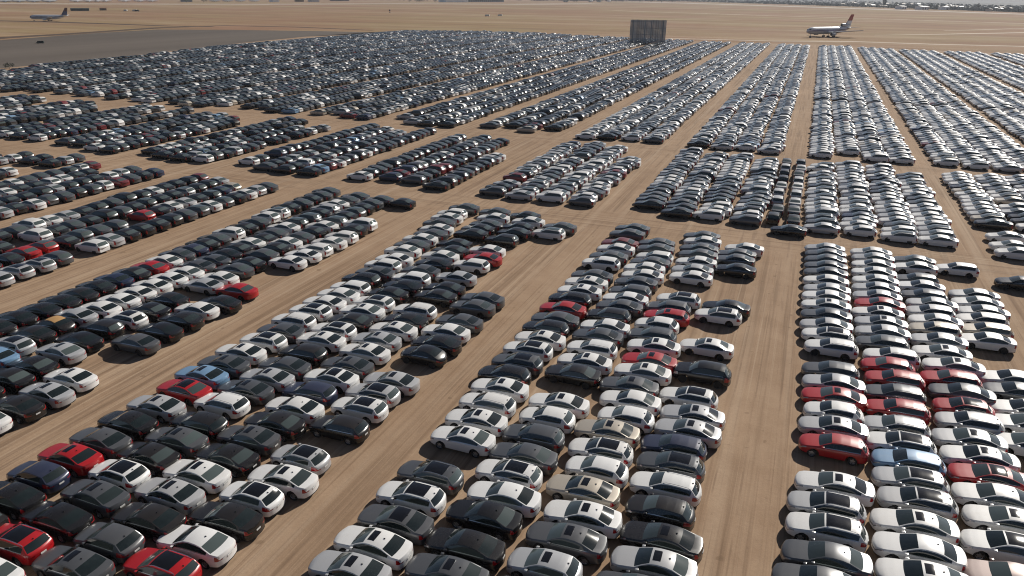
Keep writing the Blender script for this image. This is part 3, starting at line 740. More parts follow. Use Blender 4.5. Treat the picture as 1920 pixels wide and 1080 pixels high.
# middle section between the two cross lanes, then the long section out to the end of the lot
LANES = [('A', (4.4, 9.3, 14.1, 18.8)), ('B', (-19.9, -15.0, -10.3, -5.3)), ('C', (-44.4, -39.5, -34.6, -29.7)), ('D', (-69.3, -64.2, -59.6, -54.2)),
         ('E', (-94.0, -88.8, -84.0, -79.2)), ('F', (-117.6, -112.8, -107.8, -103.2)), ('G', (-141.0, -136.3, -130.5, -126.0)), ('H', (-164.6, -159.7, -154.8, -150.0)),
         ('I', (-187.8, -183.0, -178.2, -173.4)), ('J', (-211.5, -206.7, -201.9, -197.1)), ('K', (-235.2, -230.4, -225.6, -220.8)), ('L', (-259, -254.2, -249.4, -244.6)),
         ('M', (-282.6, -277.8, -273, -268.2)), ('N', (-306.2, -301.4, -296.6, -291.8)),
         ('Q', (26.7, 31.6, 36.5, 41.3)), ('S', (48.5, 53.3, 58.1, 62.9)), ('T', (71.5, 76.3, 81.1, 85.9)), ('U', (95, 99.8, 104.6, 109.4)), ('V', (118, 122.8, 127.6, 132.4))]
for nm, cs in LANES:
    for i, cx in enumerate(cs):
        left = cs[0] < -50
        y0, y1 = 103.4 + random.uniform(-.6, .6), 148.5 + random.uniform(-1.5, .8)
        if nm == 'C' and i == 3: y1 = 138
        if nm == 'D' and i == 3: y1 = 131
        if nm == 'A' and i == 3: y1 = 144
        if nm == 'Q': y0 += 12 if i < 2 else 8
        if nm in 'HIJ' and i < 2: y0 += 3
        if left: y0 += random.choice((0, 0, 0, 2.4)); y1 -= random.choice((0, 0, 2.4, 4.9, 9.8) if i > 1 else (0, 0, 2.4))
        run(cx, y0, y1, nm + str(i) + 'm', gap=.02)
        g1, g2 = 246.5 + random.uniform(-1, 1), 347.5 + random.uniform(-1, 1)
        s0 = 157.5 + random.uniform(-1.2, 1.2) + (random.choice((0, 0, 2.4, 5)) if left else 0) + (4 if nm == 'A' and i == 1 else 0)
        wide = 3.6 if not left else 1.5
        run(cx, s0, g1 - wide, nm + str(i) + 'f', 2.42, .012 if not left else .03)
        run(cx, g1 + .4, g2 - wide, nm + str(i) + 'f', 2.42, .012 if not left else .03)
        run(cx, g2 + .4, 585, nm + str(i) + 'f', 2.42, .015)
for cx, rz in ((-1.75, 90), (.75, 90)):                # two files parked nose to tail in the lane
    for j in range(9):
        code = random.choice(('sG-', 'sS-', 'sK-', 'wG-', 'wS-', 'sGo', 'sW-', 'wK-'))
        cars.append([cx + random.gauss(0, .08), 106.5 + j * 5.0 + random.gauss(0, .12), R(-90) + random.gauss(0, R(.7)), code, 'lane file'])
# keep rows from overlapping
byc = {}
for c in cars: byc.setdefault((c[4], round(c[0] / 4)) if c[4] in (None, 'lane file') else c[4], []).append(c)
drop = set()
for k, L in byc.items():
    if k[0] == 'lane file': continue
    L.sort(key=lambda c: c[1])
    for a, b in zip(L, L[1:]):
        if b[1] - a[1] < 2.02 and abs(a[0] - b[0]) < 4: drop.add(id(b)); 
cars = [c for c in cars if id(c) not in drop]
for rx, ry in REDS:
    b = min(cars, key=lambda c: (c[0] - rx) ** 2 + (c[1] - ry) ** 2)
    b[3] = b[3][0] + ('R' if b[1] < 80 else 'D') + b[3][2]

vis = []
for c in cars:
    p = project((c[0], c[1], .8))
    if p is None or not (-260 < p[0] < 2180 and -60 < p[1] < 1330): continue
    vis.append((c, p))
inside = [(c, p) for c, p in vis if -45 < p[0] < 1965 and -30 < p[1] < 1112]
inside.sort(key=lambda q: q[1][2])
single = inside[:298]; sids = {id(c) for c, _ in single}
rest = [(c, p) for c, p in vis if id(c) not in sids]

# labels: look first, then the row, then the neighbour in front or the count from the near end
CW = {'W': 'white', 'S': 'silver', 'G': 'grey', 'K': 'black', 'R': 'red', 'D': 'dark red', 'L': 'light blue', 'N': 'navy', 'T': 'beige', 'M': 'mauve grey'}
TW = {'s': 'sedan', 'w': 'station wagon', 'h': 'hatchback', 'u': 'SUV', 'b': 'rounded coupe'}
RW = {'-': '', 'o': ' with sunroof', 'p': ' with dark roof', 'P': ' with railed glass roof', 'r': ' with roof rails', 't': ' with tan soft top'}
BW = {'A': 'right block', 'B': 'middle block', 'C': 'left block', 'D': 'far left block', 'E': 'outer left block', 'F': 'outermost left block', 'Q': 'right edge block'}
FW = {'1': 'leftmost row', '2': 'second row', '3': 'third row', '4': 'rightmost row', '0': 'leftmost row'}
ORD = ('first second third fourth fifth sixth seventh eighth ninth tenth eleventh twelfth thirteenth fourteenth fifteenth sixteenth seventeenth '
       'eighteenth nineteenth twentieth twenty-first twenty-second twenty-third twenty-fourth twenty-fifth twenty-sixth twenty-seventh twenty-eighth twenty-ninth thirtieth').split()
look = lambda code: CW[code[1]] + ' ' + TW[code[0]] + RW[code[2]]
short = lambda code: CW[code[1]] + ' ' + TW[code[0]]
rows = {}
for c, p in single: rows.setdefault(c[4], []).append((c, p))
LABEL = {}
for rname, L in rows.items():
    L.sort(key=lambda q: q[0][1])
    allr = [c for c, p in inside if c[4] == rname]; allr.sort(key=lambda c: c[1])
    looks = [look(c[3]) for c in allr]; nb = {}
    for i, c in enumerate(allr): nb.setdefault((looks[i], short(allr[i - 1][3]) if i else 'near'), []).append(i)
    for c, p in L:
        i = allr.index(c); lk = looks[i]
        where = FW.get(rname[1:2], 'row') + ' of ' + BW.get(rname[:1], 'block')
        prev = short(allr[i - 1][3]) if i else None
        if i == 0: t = lk + ' at the near end, ' + where
        elif looks.count(lk) == 1 and len((lk + ' behind a ' + prev + ', ' + where).split()) <= 16: t = lk + ' behind a ' + prev + ', ' + where
        else:
            t = lk + ', ' + (ORD[i] if i < len(ORD) else str(i + 1) + 'th') + ' from front, ' + where
        LABEL[id(c)] = t
GROUPS = {k: 'cars parked in the ' + v for k, v in BW.items()}
for n, (c, p) in enumerate(single):
    o = make_car(c[3], (c[0], c[1], .02), c[2], n < 95)
    tag(o, LABEL[id(c)], 'car', GROUPS.get(c[4][:1], 'cars parked in rows'))

# every other car of the lot: one mass of real car bodies
def lod_template(kind, lod):
    D = loft(kind, lod); vs, fs, ms = D['body']; vs = turn(vs); vs = list(vs); fs = list(fs); ms = list(ms)
    s = Shape(kind)
    if lod == 1:
        for a in s.d['ax']:
            for sd in (-1, 1):
                b = len(vs); y = sd * (s.w(a) - .02)
                for q in range(8):
                    g = math.pi * 2 * q / 8; vs.append((-a + s.wr * math.cos(g), y, s.wr + s.wr * math.sin(g)))
                f = tuple(range(b, b + 8)); fs.append(f if sd < 0 else f[::-1]); ms.append('T')
    return vs, fs, ms
KEYS = list(PAINT) + ['G', 'C', 'K_', 'TL', 'T', 'U']
SLOT = {'G': 'G', 'C': 'C', 'K': 'K_', 'TL': 'TL', 'HL': 'C', 'T': 'T', 'U': 'U'}
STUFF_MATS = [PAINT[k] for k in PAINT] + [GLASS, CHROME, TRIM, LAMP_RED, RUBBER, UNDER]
IDX = {k: i for i, k in enumerate(list(PAINT))}
base = len(IDX); IDX.update({'gl': base, 'C': base + 1, 'K_': base + 2, 'TL': base + 3, 'RT': base + 4, 'U': base + 5})
def mass(name, items, label, group):
    VV = []; loops = []; starts = []; mi = []; nv = 0; nl = 0
    buckets = {}
    for c, p in items:
        lod = 1 if p[2] < 165 else 2
        roofdark = c[3][2] in 'pP' and lod == 1
        buckets.setdefault((LET[c[3][0]], lod, roofdark), []).append(c)
    for (kind, lod, rd), L in buckets.items():
        vs, fs, ms = lod_template(kind, lod); v = np.array(vs); wb, wt = KIND[kind]['ws']; rt = KIND[kind]['rg'][0]
        tot = np.array([len(f) for f in fs]); flat = np.concatenate([np.array(f) for f in fs]); st = np.concatenate([[0], np.cumsum(tot)[:-1]])
        zmax = v[:, 2].max()
        paintf = np.array([q == 'P' for q in ms])
        if rd:
            cen = np.array([v[list(f)].mean(0) for f in fs])
            pan = paintf & (cen[:, 2] > zmax - .16) & (np.abs(cen[:, 1]) < .5) & (-cen[:, 0] < wt) & (-cen[:, 0] > rt + .2)
        else: pan = np.zeros(len(ms), bool)
        fixed = np.array([IDX[{'G': 'gl', 'C': 'C', 'K': 'K_', 'TL': 'TL', 'HL': 'C', 'T': 'RT', 'U': 'U', 'P': 'C'}[q]] for q in ms])
        for c in L:
            cs, sn = math.cos(c[2]), math.sin(c[2]); q = v.copy()
            q[:, 0] = v[:, 0] * cs - v[:, 1] * sn + c[0]; q[:, 1] = v[:, 0] * sn + v[:, 1] * cs + c[1]; q[:, 2] += .02
            VV.append(q); loops.append(flat + nv); starts.append(st + nl)
            m_ = fixed.copy(); m_[paintf] = IDX[c[3][1]]; m_[pan] = IDX['gl']; mi.append(m_); nv += len(v); nl += len(flat)
    VV = np.concatenate(VV); loops = np.concatenate(loops); starts = np.concatenate(starts); mi = np.concatenate(mi)
    me = bpy.data.meshes.new(name)
    me.vertices.add(len(VV)); me.vertices.foreach_set("co", VV.astype(np.float32).ravel())
    me.loops.add(len(loops)); me.loops.foreach_set("vertex_index", loops.astype(np.int32))
    me.polygons.add(len(starts)); me.polygons.foreach_set("loop_start", starts.astype(np.int32))
    for mm in STUFF_MATS: me.materials.append(mm)
    me.polygons.foreach_set("material_index", mi.astype(np.int32))
    me.update(calc_edges=True); me.validate()
    me.shade_smooth(); me.set_sharp_from_angle(angle=R(40))
    o = new_obj(name, me); tag(o, label, 'cars', group, 'stuff')
    print('mass', name, len(items), 'cars', len(starts), 'faces')
    return o
mass('parked_cars', rest, 'thousands more parked cars in long rows reaching the far end of the lot', None)

# ---------------------------------------------------------------- airliners, blast wall, far edge of the airfield
WHITEJ = simple("airliner_white", (0.74, 0.74, 0.75), 0.4, 0, .2, .06, .4)
GREYJ = simple("airliner_grey_belly", (0.48, 0.49, 0.52), 0.45, .1)
NAVYJ = simple("airliner_navy", (0.055, 0.062, 0.125), 0.4)
PURPJ = simple("airliner_purple_stripe", (0.20, 0.175, 0.27), 0.45)
REDJ = simple("airliner_red", (0.42, 0.075, 0.05), 0.45)
DARKJ = simple("intake_black", (0.012, 0.012, 0.014), 0.7)
ORNJ = simple("airliner_rust_red", (0.10, 0.030, 0.022), 0.5)
BROWNJ = simple("airliner_bronze", (0.16, 0.09, 0.035), 0.5)

def foil_prism(mb, root, tip, cr, ct, tr, vertical=False, mi=0, tt=None):
    """tapered lifting surface from root leading edge to tip leading edge (chords run to -x)"""
    V = []
    for p, c, t in ((root, cr, tr), (tip, ct, (tt or tr * .45))):
        for fx, ft in ((0, 0), (-.15, .5), (-.45, .42), (-1, 0.02), (-.45, -.42), (-.15, -.5)):
            d = ft * t
            V.append((p[0] + fx * c, p[1] + (d if vertical else 0), p[2] + (0 if vertical else d)))
    F = [(j, (j + 1) % 6, 6 + (j + 1) % 6, 6 + j) for j in range(6)] + [(5, 4, 3, 2, 1, 0), (6, 7, 8, 9, 10, 11)]
    mb.add(V, F, mi)

def fix(me):
    bm = bmesh.new(); bm.from_mesh(me); bmesh.ops.recalc_face_normals(bm, faces=bm.faces); bm.to_mesh(me); bm.free(); return me

def fuselage(mb, L, r, zc, n=16):
    """nose +x ; stations as fraction from nose; materials 0 top white 1 stripe 2 belly"""
    st = [(0, .02, -.25), (.012, .30, -.2), (.035, .58, -.12), (.07, .82, -.05), (.12, .97, 0), (.18, 1, 0), (.66, 1, 0), (.78, .86, .10), (.88, .60, .32), (.95, .36, .50), (1, .12, .62)]
    V = []
    for f, q, dz in st:
        for k in range(n):
            a = 2 * math.pi * (k + .5) / n
            V.append((L / 2 - f * L, r * q * math.cos(a), zc + dz * r + r * q * math.sin(a)))
    b0 = []
    for i in range(len(st) - 1):
        for k in range(n):
            a = math.sin(2 * math.pi * (k + 1) / n)
            mi = 0 if a > .25 else (1 if a > -.1 else 2)
            mb.add([V[i * n + k], V[(i + 1) * n + k], V[(i + 1) * n + (k + 1) % n], V[i * n + (k + 1) % n]], [(0, 1, 2, 3)], mi)
    mb.add(V[:n], [tuple(range(n))], 0); mb.add(V[-n:], [tuple(range(n))[::-1]], 2)

def airliner(name, loc, heading, L, span, tri, cols, label, group=None, small=False):
    r = L * (.054 if tri else .064); zc = r + (2.6 if tri else 1.7) * L / 55 * (1 if tri else 1.35)
    root = new_obj(name, None, loc=loc, rotz=heading); tag(root, label, 'airliner', group)
    top, stripe, belly, fin1, fin2 = cols
    mb = MB(); fuselage(mb, L, r, zc); me = mb.mesh('fuselage', [top, stripe, belly])
    bm = bmesh.new(); bm.from_mesh(me); bmesh.ops.remove_doubles(bm, verts=bm.verts, dist=1e-4); bmesh.ops.recalc_face_normals(bm, faces=bm.faces); bm.to_mesh(me); bm.free()
    me.shade_smooth(); me.set_sharp_from_angle(angle=R(50)); new_obj('fuselage', me, root)
    for sd in (-1, 1):
        mb = MB(); foil_prism(mb, (L * .12, sd * r * .6, zc - r * .55), (-L * .16, sd * span / 2, zc + L * .012), L * .22, L * .055, r * .42)
        new_obj('wing', fix(mb.mesh('wing', [belly])), root)
        mb = MB(); foil_prism(mb, (-L * .37, sd * r * .3, zc + r * .55), (-L * .46, sd * span * .21, zc + r * .9), L * .11, L * .045, r * .2)
        new_obj('tailplane', fix(mb.mesh('tailplane', [belly])), root)
    fh_ = L * (.185 if tri else .20); zb_ = zc + r * .85
    z_a = zb_ + (r * 1.35 if tri else 0)
    mb = MB()
    x0 = -L * .335; x1 = -L * .465
    lerp = lambda t: (x0 + (x1 - x0) * t)
    for a, b, mi in ((0, .5, 0), (.5, 1, 1)):
        ca = L * (.155 - .085 * a); cb = L * (.155 - .085 * b); hgt = fh_
        foil_prism(mb, (lerp(a), 0, zb_ + hgt * a), (lerp(b), 0, zb_ + hgt * b), ca, cb, r * .3 * (1.4 - a), True, mi, r * .3 * (1.4 - b))
    new_obj('fin', fix(mb.mesh('fin', [fin1, fin2])), root)
    er = L * (.025 if tri else .022)
    epos = [(L * .075, sd * span * .17, zc - r * .95) for sd in (-1, 1)]
    for e in epos:
        mb = MB(); el = L * .10
        mb.tube([(e[0] + el / 2, e[1], e[2]), (e[0] + el * .35, e[1], e[2]), (e[0] - el * .2, e[1], e[2]), (e[0] - el * .5, e[1], e[2])], [er * .92, er * 1.05, er, er * .62], 12)
        mb.add([(e[0] + el / 2 + .03, e[1] + er * .8 * math.cos(q), e[2] + er * .8 * math.sin(q)) for q in [2 * math.pi * k / 12 for k in range(12)]], [tuple(range(12))], 1)
        mb.box((e[0] - el * .2, e[1], e[2] + er * 1.2), (el * .6, er * .3, er * 1.2))
        new_obj('engine', mb.mesh('engine', [belly, DARKJ], 40), root)
    if tri:
        mb = MB(); zz = zb_ + er * 1.15; el = L * .19; xx = -L * .375
        mb.tube([(xx + el / 2, 0, zz), (xx + el * .35, 0, zz), (xx, 0, zz - .05 * r), (xx - el * .5, 0, zz - .1 * r)], [er * .95, er * 1.08, er * 1.0, er * .6], 12)
        mb.add([(xx + el / 2 + .05, er * .84 * math.cos(q), zz + er * .84 * math.sin(q)) for q in [2 * math.pi * k / 12 for k in range(12)]], [tuple(range(12))], 1)
        new_obj('tail_engine', mb.mesh('tail_engine', [belly, DARKJ], 40), root)
    if not small:
        wr = L * .0115
        gears = [(L * .40, 0)] + [(-L * .015, sd * r * 1.75) for sd in (-1, 1)] + ([(-L * .005, 0)] if tri else [])
        for gx, gy in gears:
            mb = MB(); mb.tube([(gx, gy, zc - r * .7), (gx, gy, wr)], wr * .35, 6)
            for dx in ((-wr * 1.15, wr * 1.15) if gx < L * .3 else (0,)):
                for dy in (-wr * .7, wr * .7):
                    mb.tube([(gx + dx, gy + dy - wr * .3, wr), (gx + dx, gy + dy + wr * .3, wr)], wr, 12, 1)
            new_obj('landing_gear', mb.mesh('landing_gear', [GREYJ, RUBBER], 40), root)
        mb = MB()                                        # cockpit and cabin windows, proud of the skin
        for sd in (-1, 1):
            for k in range(int(L * .62 / 1.1)):
                x = L * .33 - k * 1.1
                mb.box((x, sd * r * .985, zc + r * .17), (.55, .06, .42))
            mb.box((L * .452, sd * r * .42, zc + r * .30), (1.3, .9, .7), 0, sd * -.5)
        w_ = new_obj('windows', mb.mesh('windows', [DARKJ]), root); w_["kind"] = "stuff"
    return root

def head(px_h):   # heading measured from photo right, turned to world
    return px_h + AZ
p = pix(1552, 69.5)
airliner('airliner', p, R(180 + 29) + AZ, 50.0, 47.0, True, (WHITEJ, PURPJ, GREYJ, WHITEJ, REDJ), 'white three engined airliner with red tail tip parked behind the lot')
p = pix(93, 39.2)
airliner('airliner', p, R(180 + 14) + AZ, 33.5, 30.0, False, (WHITEJ, NAVYJ, WHITEJ, NAVYJ, ORNJ), 'white airliner with navy stripe and dark tail standing on the dirt track')

# blast wall: tall dark fence of upright planks behind the cars
PLANK = simple("weathered_plank", (0.38, 0.39, 0.40), 0.85, vary=.35, vs=.7); PLANKD = simple("dark_weathered_plank", (0.29, 0.295, 0.30), 0.85, vary=.35, vs=.7)
PLANK2 = simple("grey_steel_post", (0.060, 0.060, 0.060), 0.7, .3)
a = pix(1179.5, 81.0); b = pix(1246.5, 82.5)
wl = (b - a).length; wroot = new_obj('blast_wall', None, loc=(a + b) / 2, rotz=math.atan2((b - a).y, (b - a).x))
tag(wroot, 'tall dark blast wall of upright planks standing at the end of the rows', 'wall')
WH = 14.6
npl = 34; pw = wl / npl
pmesh = []
for v_ in range(4):
    mb = MB(); mb.box((0, 0, WH / 2), (pw * (.80 - .03 * v_), .12 + .05 * v_, WH - .12 * v_)); mb.box((pw * .42, .10, WH / 2), (pw * .16, .08, WH - .3), 0)
    mb.box((0, -.09 - .02 * v_, WH * .5), (pw * .18, .08, WH - .5), 0)
    pmesh.append(mb.mesh('plank', [PLANK if v_ % 2 else PLANKD]))
for i in range(npl):
    new_obj('plank', pmesh[random.randrange(4)], wroot, loc=(-wl / 2 + pw * (i + .5), random.uniform(-.05, .05), 0))
for z in (1.5, 5.5, 9.5, 13.5):
    mb = MB(); mb.box((0, .32, z), (wl, .25, .3)); mb.build('rail', PLANK2, wroot)
for i in range(6):
    x = -wl / 2 + wl * (i + .5) / 6
    mb = MB(); mb.tube([(x, .7, WH - .8), (x, 6.5, .0)], .22, 6); mb.tube([(x, .55, 0), (x, .55, WH - .4)], .2, 6); mb.build('brace', PLANK2, wroot)
RUST = simple("rust_brown", (0.16, 0.075, 0.04), .85, vary=.3)
p = pix(1257, 80); mb = MB(); mb.prism([(-1.6, -.9), (1.6, -.9), (1.6, .9), (-1.6, .9)], 0, .9); mb.box((.3, 0, 1.0), (2.2, 1.2, .2)); mb.box((-.8, 0, 1.25), (.8, .9, .5))
o = mb.build('pallet_stack', RUST, loc=p, rotz=AZ); tag(o, 'low rusty brown stack beside the dark blast wall', 'pallets')

# long sheds and odd vehicles on the field, left
GREEN = simple("dark_green_sheet", (0.018, 0.026, 0.020), .8, vary=.2); BRN = simple("brown_sheet", (0.13, 0.062, 0.02), .8, vary=.2)
ROOFD = simple("dark_roof", (0.05, 0.045, 0.04), .8)
def shed(name, px0, px1, py, h, mat, roofmat, label, depth=8, cat='shed', doors=True, roofh=.10, group=None, zero=True):
    a, b = pix(px0, py), pix(px1, py); c = (a + b) / 2; L = (b - a).length
    ang = math.atan2((b - a).y, (b - a).x); back = Vector((-math.sin(ang), math.cos(ang), 0))
    root = new_obj(name, None, loc=c + back * depth / 2, rotz=ang); tag(root, label, cat, group)
    mb = MB(); mb.box((0, 0, h * .45), (L, depth, h * .9)); mb.build('wall', mat, root)
    mb = MB(); V = [(-L / 2 - .3, -depth / 2 - .4, h * .9), (L / 2 + .3, -depth / 2 - .4, h * .9), (L / 2 + .3, depth / 2 + .4, h * .9), (-L / 2 - .3, depth / 2 + .4, h * .9), (-L / 2 - .3, 0, h * (1 + roofh)), (L / 2 + .3, 0, h * (1 + roofh))]
    mb.add(V, [(0, 1, 5, 4), (2, 3, 4, 5), (1, 2, 5), (3, 0, 4), (3, 2, 1, 0)]); mb.build('roof', roofmat, root)
    if doors:
        n = max(1, int(L / 9))
        me = None
        for i in range(n):
            if me is None:
                mb = MB(); mb.box((0, 0, h * .3), (L / n * .45, .16, h * .6)); me = mb.mesh('door', [ROOFD])
            new_obj('door', me, root, loc=(-L / 2 + L * (i + .5) / n, -depth / 2 - .05, 0))
    return root
shed('long_shed', 132.5, 167, 20.5, 3.4, GREEN, GREEN, 'long low dark green shed beyond the dark tailed airliner', 7)
shed('brown_shed', 187, 200, 19.5, 3.2, BRN, BRN, 'short low brown shed right of the long dark green shed', 6)
VANW = simple("white_van_paint", (.66, .64, .6), .5); 
def tiny_van(px, py, label, dark=False, sc=1.0):
    root = new_obj('van', None, loc=pix(px, py), rotz=AZ + random.uniform(-.4, .4)); tag(root, label, 'van'); root.scale = (sc, sc, sc)
    mb = MB(); mb.prism([(-2.6, -1), (2.6, -1), (2.6, 1), (-2.6, 1)], .35, 2.3); mb.add([(-2.6, -1, 1.2), (-3.6, -.9, 1.1), (-3.6, .9, 1.1), (-2.6, 1, 1.2), (-3.6, -.9, .35), (-3.6, .9, .35), (-2.6, -1, .35), (-2.6, 1, .35)], [(0, 3, 2, 1), (1, 2, 5, 4), (0, 1, 4, 6), (3, 7, 5, 2)])
    mb.build('body', GREEN if dark else VANW, root)
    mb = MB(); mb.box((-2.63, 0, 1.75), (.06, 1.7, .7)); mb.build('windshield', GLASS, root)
    for x in (-2.4, 1.7):
        for y in (-.95, .95):
            mb = MB(); mb.tube([(x, y - .12, .38), (x, y + .12, .38)], .38, 8); mb.build('wheel', RUBBER, root)
tiny_van(236, 21, 'white van standing out on the dry field, left of another')
tiny_van(253, 21, 'pale van on the dry field just left of a dark van')
tiny_van(257.5, 21.5, 'dark van beside the pale van on the dry field', True)
tiny_van(914, 30.5, 'white van on the field below the white hangar, left of two')
tiny_van(938, 30, 'white van on the field below the blue grey hangar, right of two')
tiny_van(77, 81.5, 'small dark van alone on the old asphalt apron', True, .62)
o_ = MB(); o_.tube([(0, 0, 0), (0, 0, 4.5)], .18, 6); o_.box((0, 0, 3.4), (1.8, 1.0, 2.2)); o_.box((0, 0, .25), (2.2, 2.2, .5))
o = o_.build('equipment_box', simple("dark_equipment", (.04, .035, .05), .7), loc=pix(731, 24), rotz=AZ); tag(o, 'small dark equipment box on a post out on the field', 'equipment')

# hangars at the top edge
HW = simple("hangar_white", (0.82, 0.82, 0.81), .5); HB = simple("hangar_blue_grey", (0.085, 0.095, 0.13), .6); HR = simple("hangar_pale_roof", (0.5, 0.5, 0.5), .6)
shed('hangar', 836, 878, 4.2, 16, HW, HR, 'big plain white hangar at the top edge of the picture', 40, 'hangar', False)
shed('hangar', 878.5, 945, 3.6, 15, HB, HR, 'long blue grey hangar just right of the white hangar', 40, 'hangar')
shed('hangar', 628, 655, 2.0, 9, ROOFD, ROOFD, 'low dark brown hangar at the top edge, left of the white hangar', 30, 'hangar')
for i, x in enumerate((146, 168, 184, 199, 236, 264, 286)):
    airliner('airliner', pix(x, 4.3 - i * .1), AZ + R(180 + 55), 36, 34, False, (WHITEJ, WHITEJ, WHITEJ, WHITEJ, NAVYJ),
             ORD[i] + ' from left of the white airliners stored at the top left edge', 'stored airliners at the top left', small=True)
for i, x in enumerate((404, 428, 452, 478)):
    airliner('airliner', pix(x, 3.6), AZ + R(180 + 50), 34, 32, False, (GREYJ, GREYJ, GREYJ, GREYJ, NAVYJ),
             ORD[i] + ' from left of the grey airliners stored right of the white ones', 'stored grey airliners', small=True)

for i, x in enumerate((12, 38, 66, 94)):
    airliner('airliner', pix(x, 4.8), AZ + R(180 + 52), 33, 31, False, (GREYJ, GREYJ, GREYJ, GREYJ, BROWNJ),
             ORD[i] + ' from left of the dull grey airliners stored at the top left corner', 'stored airliners in the corner', small=True)
for i, x in enumerate((345, 512, 560, 585)):
    shed('hangar', x, x + (16, 12, 10, 14)[i], 3.4, 7, (HB, HW, BRN, HR)[i], HR, ('low blue grey hangar right of the white stored airliners', 'small white hangar right of the grey stored airliners', 'small brown hangar at the top edge', 'low pale hangar at the top edge left of the dark brown hangar')[i], 25, 'hangar', False)
# trees and houses beyond the right hand runway
LEAF = simple("dusty_foliage", (0.055, 0.062, 0.040), .9, vary=.35, vs=.5); BARK = simple("tree_bark", (0.06, 0.045, 0.035), .95)
def tree_meshes(h, wdt, n, seed):
    r_ = random.Random(seed); mb = MB(); mb.tube([(0, 0, 0), (.05 * h * .2, 0, h * .35), (0, 0, h * .7)], [h * .035, h * .025, h * .012], 5)
    trunk = mb.mesh('trunk', [BARK]); mb = MB()
    for i in range(n):
        while True:
            q = Vector((r_.uniform(-1, 1), r_.uniform(-1, 1), r_.uniform(-1, 1)))
            if .25 < q.length < 1: break
        c = Vector((q.x * wdt / 2, q.y * wdt / 2, h * .6 + q.z * h * .42)); s_ = h * r_.uniform(.05, .11)
        ax = Vector((r_.gauss(0, 1), r_.gauss(0, 1), r_.gauss(0, 1))).normalized(); bx = ax.orthogonal().normalized(); cx = ax.cross(bx)
        mb.add([c + bx * s_, c + cx * s_ * .7, c - bx * s_, c - cx * s_ * .7], [(0, 1, 2, 3)])
    return trunk, mb.mesh('crown', [LEAF])
BUSH = tree_meshes(2.2, 4.2, 260, 9)
TREES = [tree_meshes(9, 9, 130, 1), tree_meshes(11, 8, 150, 2), tree_meshes(7, 9, 110, 3), tree_meshes(22, 6, 190, 4)]
def tree(loc, k, sc, label, group=None, name='tree'):
    root = new_obj(name, None, loc=loc, rotz=random.uniform(0, 6)); root.scale = (sc, sc, sc); tag(root, label, 'tree', group)
    new_obj('trunk', TREES[k][0], root); new_obj('crown', TREES[k][1], root)
tree(pix(1657, 15), 3, 1.6, 'tall dark slim tree rising above the distant town', name='tall_tree')
for i in range(46):
    t = random.random(); x = 1290 + 640 * t
    edge = np.interp(x, [1290, 1600, 1920], [3.5, 13.5, 24.5])
    tree(pix(x, edge - random.uniform(.2, 2.2)), random.randrange(3), random.uniform(.9, 1.5), 'small dark dusty tree along the far side of the pale runway', 'trees along the far side of the runway')
for i in range(34):
    x = random.choice((random.uniform(745, 835), random.uniform(1040, 1290), random.uniform(1040, 1290), random.uniform(340, 400)))
    tree(pix(x, random.uniform(2.4, 5.0)), random.randrange(3), random.uniform(1.0, 1.7), 'small dark dusty tree at the top edge beyond the field', 'trees at the top edge beyond the field')
TREES.append(BUSH); p = pix(18, 128.5); tree(p, 4, 1.0, 'small dry brown bush at the left corner of the car rows', name='dry_bush')
HWL = [simple("house_wall_" + n_, c_, .7) for n_, c_ in (("white", (.66, .65, .62)), ("cream", (.5, .44, .36)), ("grey", (.3, .3, .31)), ("tan", (.38, .3, .23)))]
for x, y, wd, nm in ((1695, 17.6, 9, 'white warehouse left of the larger white warehouse in the distant town'), (1735, 18.2, 14, 'largest bright white warehouse in the distant town at the right'), (1776, 18.6, 8, 'white warehouse right of the largest one in the distant town')):
    shed('warehouse', x - wd / 2, x + wd / 2, y, 8, HW, HW, nm, 20, 'warehouse')
for i in range(46):
    x = random.uniform(1560, 1935) if i < 36 else random.uniform(1060, 1330)
    edge = np.interp(x, [1060, 1290, 1600, 1920], [4.5, 3.2, 13, 24.2]); y = edge - random.uniform(.5, 7.5 if x > 1560 else 2)
    wd = random.uniform(4, 9) * (1 if x > 1400 else .7)
    shed('house', x - wd / 2, x + wd / 2, y, random.uniform(3.6, 5.5), HWL[i % 4], random.choice((HR, ROOFD, HWL[3])), 'small low ' + ('white', 'cream', 'grey', 'tan')[i % 4] + ' house in the distant town ' + ('beyond the runway at the right' if i < 36 else 'at the top edge near the middle'), 10, 'house', False, .45, 'small ' + ('white', 'cream', 'grey', 'tan')[i % 4] + ' houses, ' + ('right' if i < 36 else 'middle'))
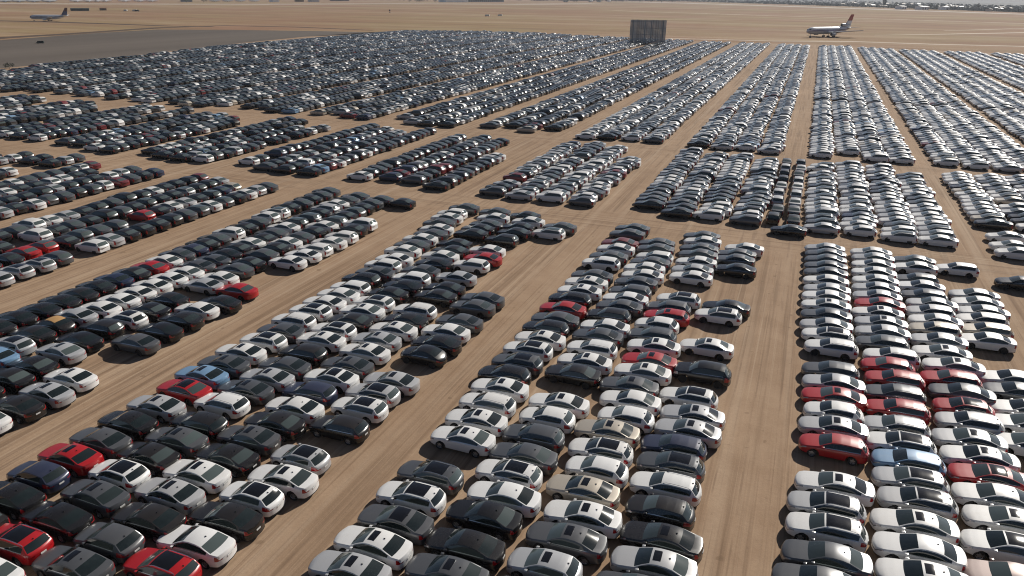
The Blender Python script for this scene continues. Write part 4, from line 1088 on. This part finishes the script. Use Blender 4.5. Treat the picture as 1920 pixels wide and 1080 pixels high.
# scrub that reads as one mass around the town, and the hills behind
mb = MB(); r_ = random.Random(5)
for i in range(5200):
    x = r_.uniform(1000, 2100) if i % 6 else r_.uniform(-100, 1000)
    edge = float(np.interp(x, [-100, 1000, 1290, 1600, 1920, 2100], [-3, 1.5, 2.8, 12.5, 23.5, 29])); y = edge - r_.random() ** 1.6 * 11
    d = pix(x, y)
    if (x - 960) * rgt.z * 1 - (y - 540) * upv.z + fwd.z * F_PX > -7.5: continue
    h = r_.uniform(1.5, 5.5)
    for q in range(3):
        c = d + Vector((r_.uniform(-5, 5), r_.uniform(-5, 5), h * r_.uniform(.3, .7))); s_ = h * r_.uniform(.4, .8); a = r_.uniform(0, 6.3)
        u_ = Vector((math.cos(a), math.sin(a), 0)) * s_ * 1.4
        mb.add([c - u_ - Vector((0, 0, s_ * .6)), c + u_ - Vector((0, 0, s_ * .6)), c + u_ * .6 + Vector((u_.y * .5, -u_.x * .5, s_ * .6)), c - u_ * .5 + Vector((-u_.y * .4, u_.x * .4, s_ * .7))], [(0, 1, 2, 3)])
o = mb.build('scrub', LEAF); tag(o, 'dark scrub and bushes spread through the distant town', 'scrub', None, 'stuff')
HILL = strip_mat("hill_scrub", (0.10, 0.088, 0.075), (0.17, 0.14, 0.115), 0, .0006)
V = []; F = []; NX, NY = 60, 8
for i in range(NX):
    th = AZ * -1 + R(-50 + 100 * i / (NX - 1))          # bearing from +Y towards +X
    prof = .45 + .35 * math.sin(i * .41) + .22 * math.sin(i * 1.13 + 1) + .12 * math.sin(i * 2.7)
    for j in range(NY):
        d_ = 7000 + 700 * j; hh = max(0, prof) * 210 * (1 - abs(j - 4.2) / 4.6 if j not in (0, NY - 1) else 0) + 6 * math.sin(i * 3.1 + j * 2.3) * (0 if j in (0, NY - 1) else 1)
        V.append((d_ * math.sin(th), d_ * math.cos(th), max(hh, -1) - (2 if j in (0, NY - 1) else 0)))
for i in range(NX - 1):
    for j in range(NY - 1): F.append((i * NY + j, (i + 1) * NY + j, (i + 1) * NY + j + 1, i * NY + j + 1))
me = mesh_from('hills', V, F, [HILL], None, 180)
if me.polygons[3].normal.z < 0: me.flip_normals()
o = new_obj('hills', me); tag(o, 'low grey blue hills on the horizon', 'hills', None, 'structure')

# ---------------------------------------------------------------- haze
HAZE = bpy.data.materials.new("haze_air"); HAZE.use_nodes = True
ht = HAZE.node_tree; ht.nodes.remove(ht.nodes["Principled BSDF"])
pv = ht.nodes.new("ShaderNodeVolumePrincipled"); pv.inputs["Color"].default_value = (.84, .90, 1.0, 1)
pv.inputs["Density"].default_value = 0.00007; pv.inputs["Anisotropy"].default_value = 0.2
ht.links.new(pv.outputs[0], ht.nodes["Material Output"].inputs["Volume"])
mb = MB(); mb.box((0, 6000, 129), (29000, 19500, 260))
hz = mb.build('haze', HAZE); tag(hz, 'thin pale haze over the airfield', 'haze', None, 'stuff')
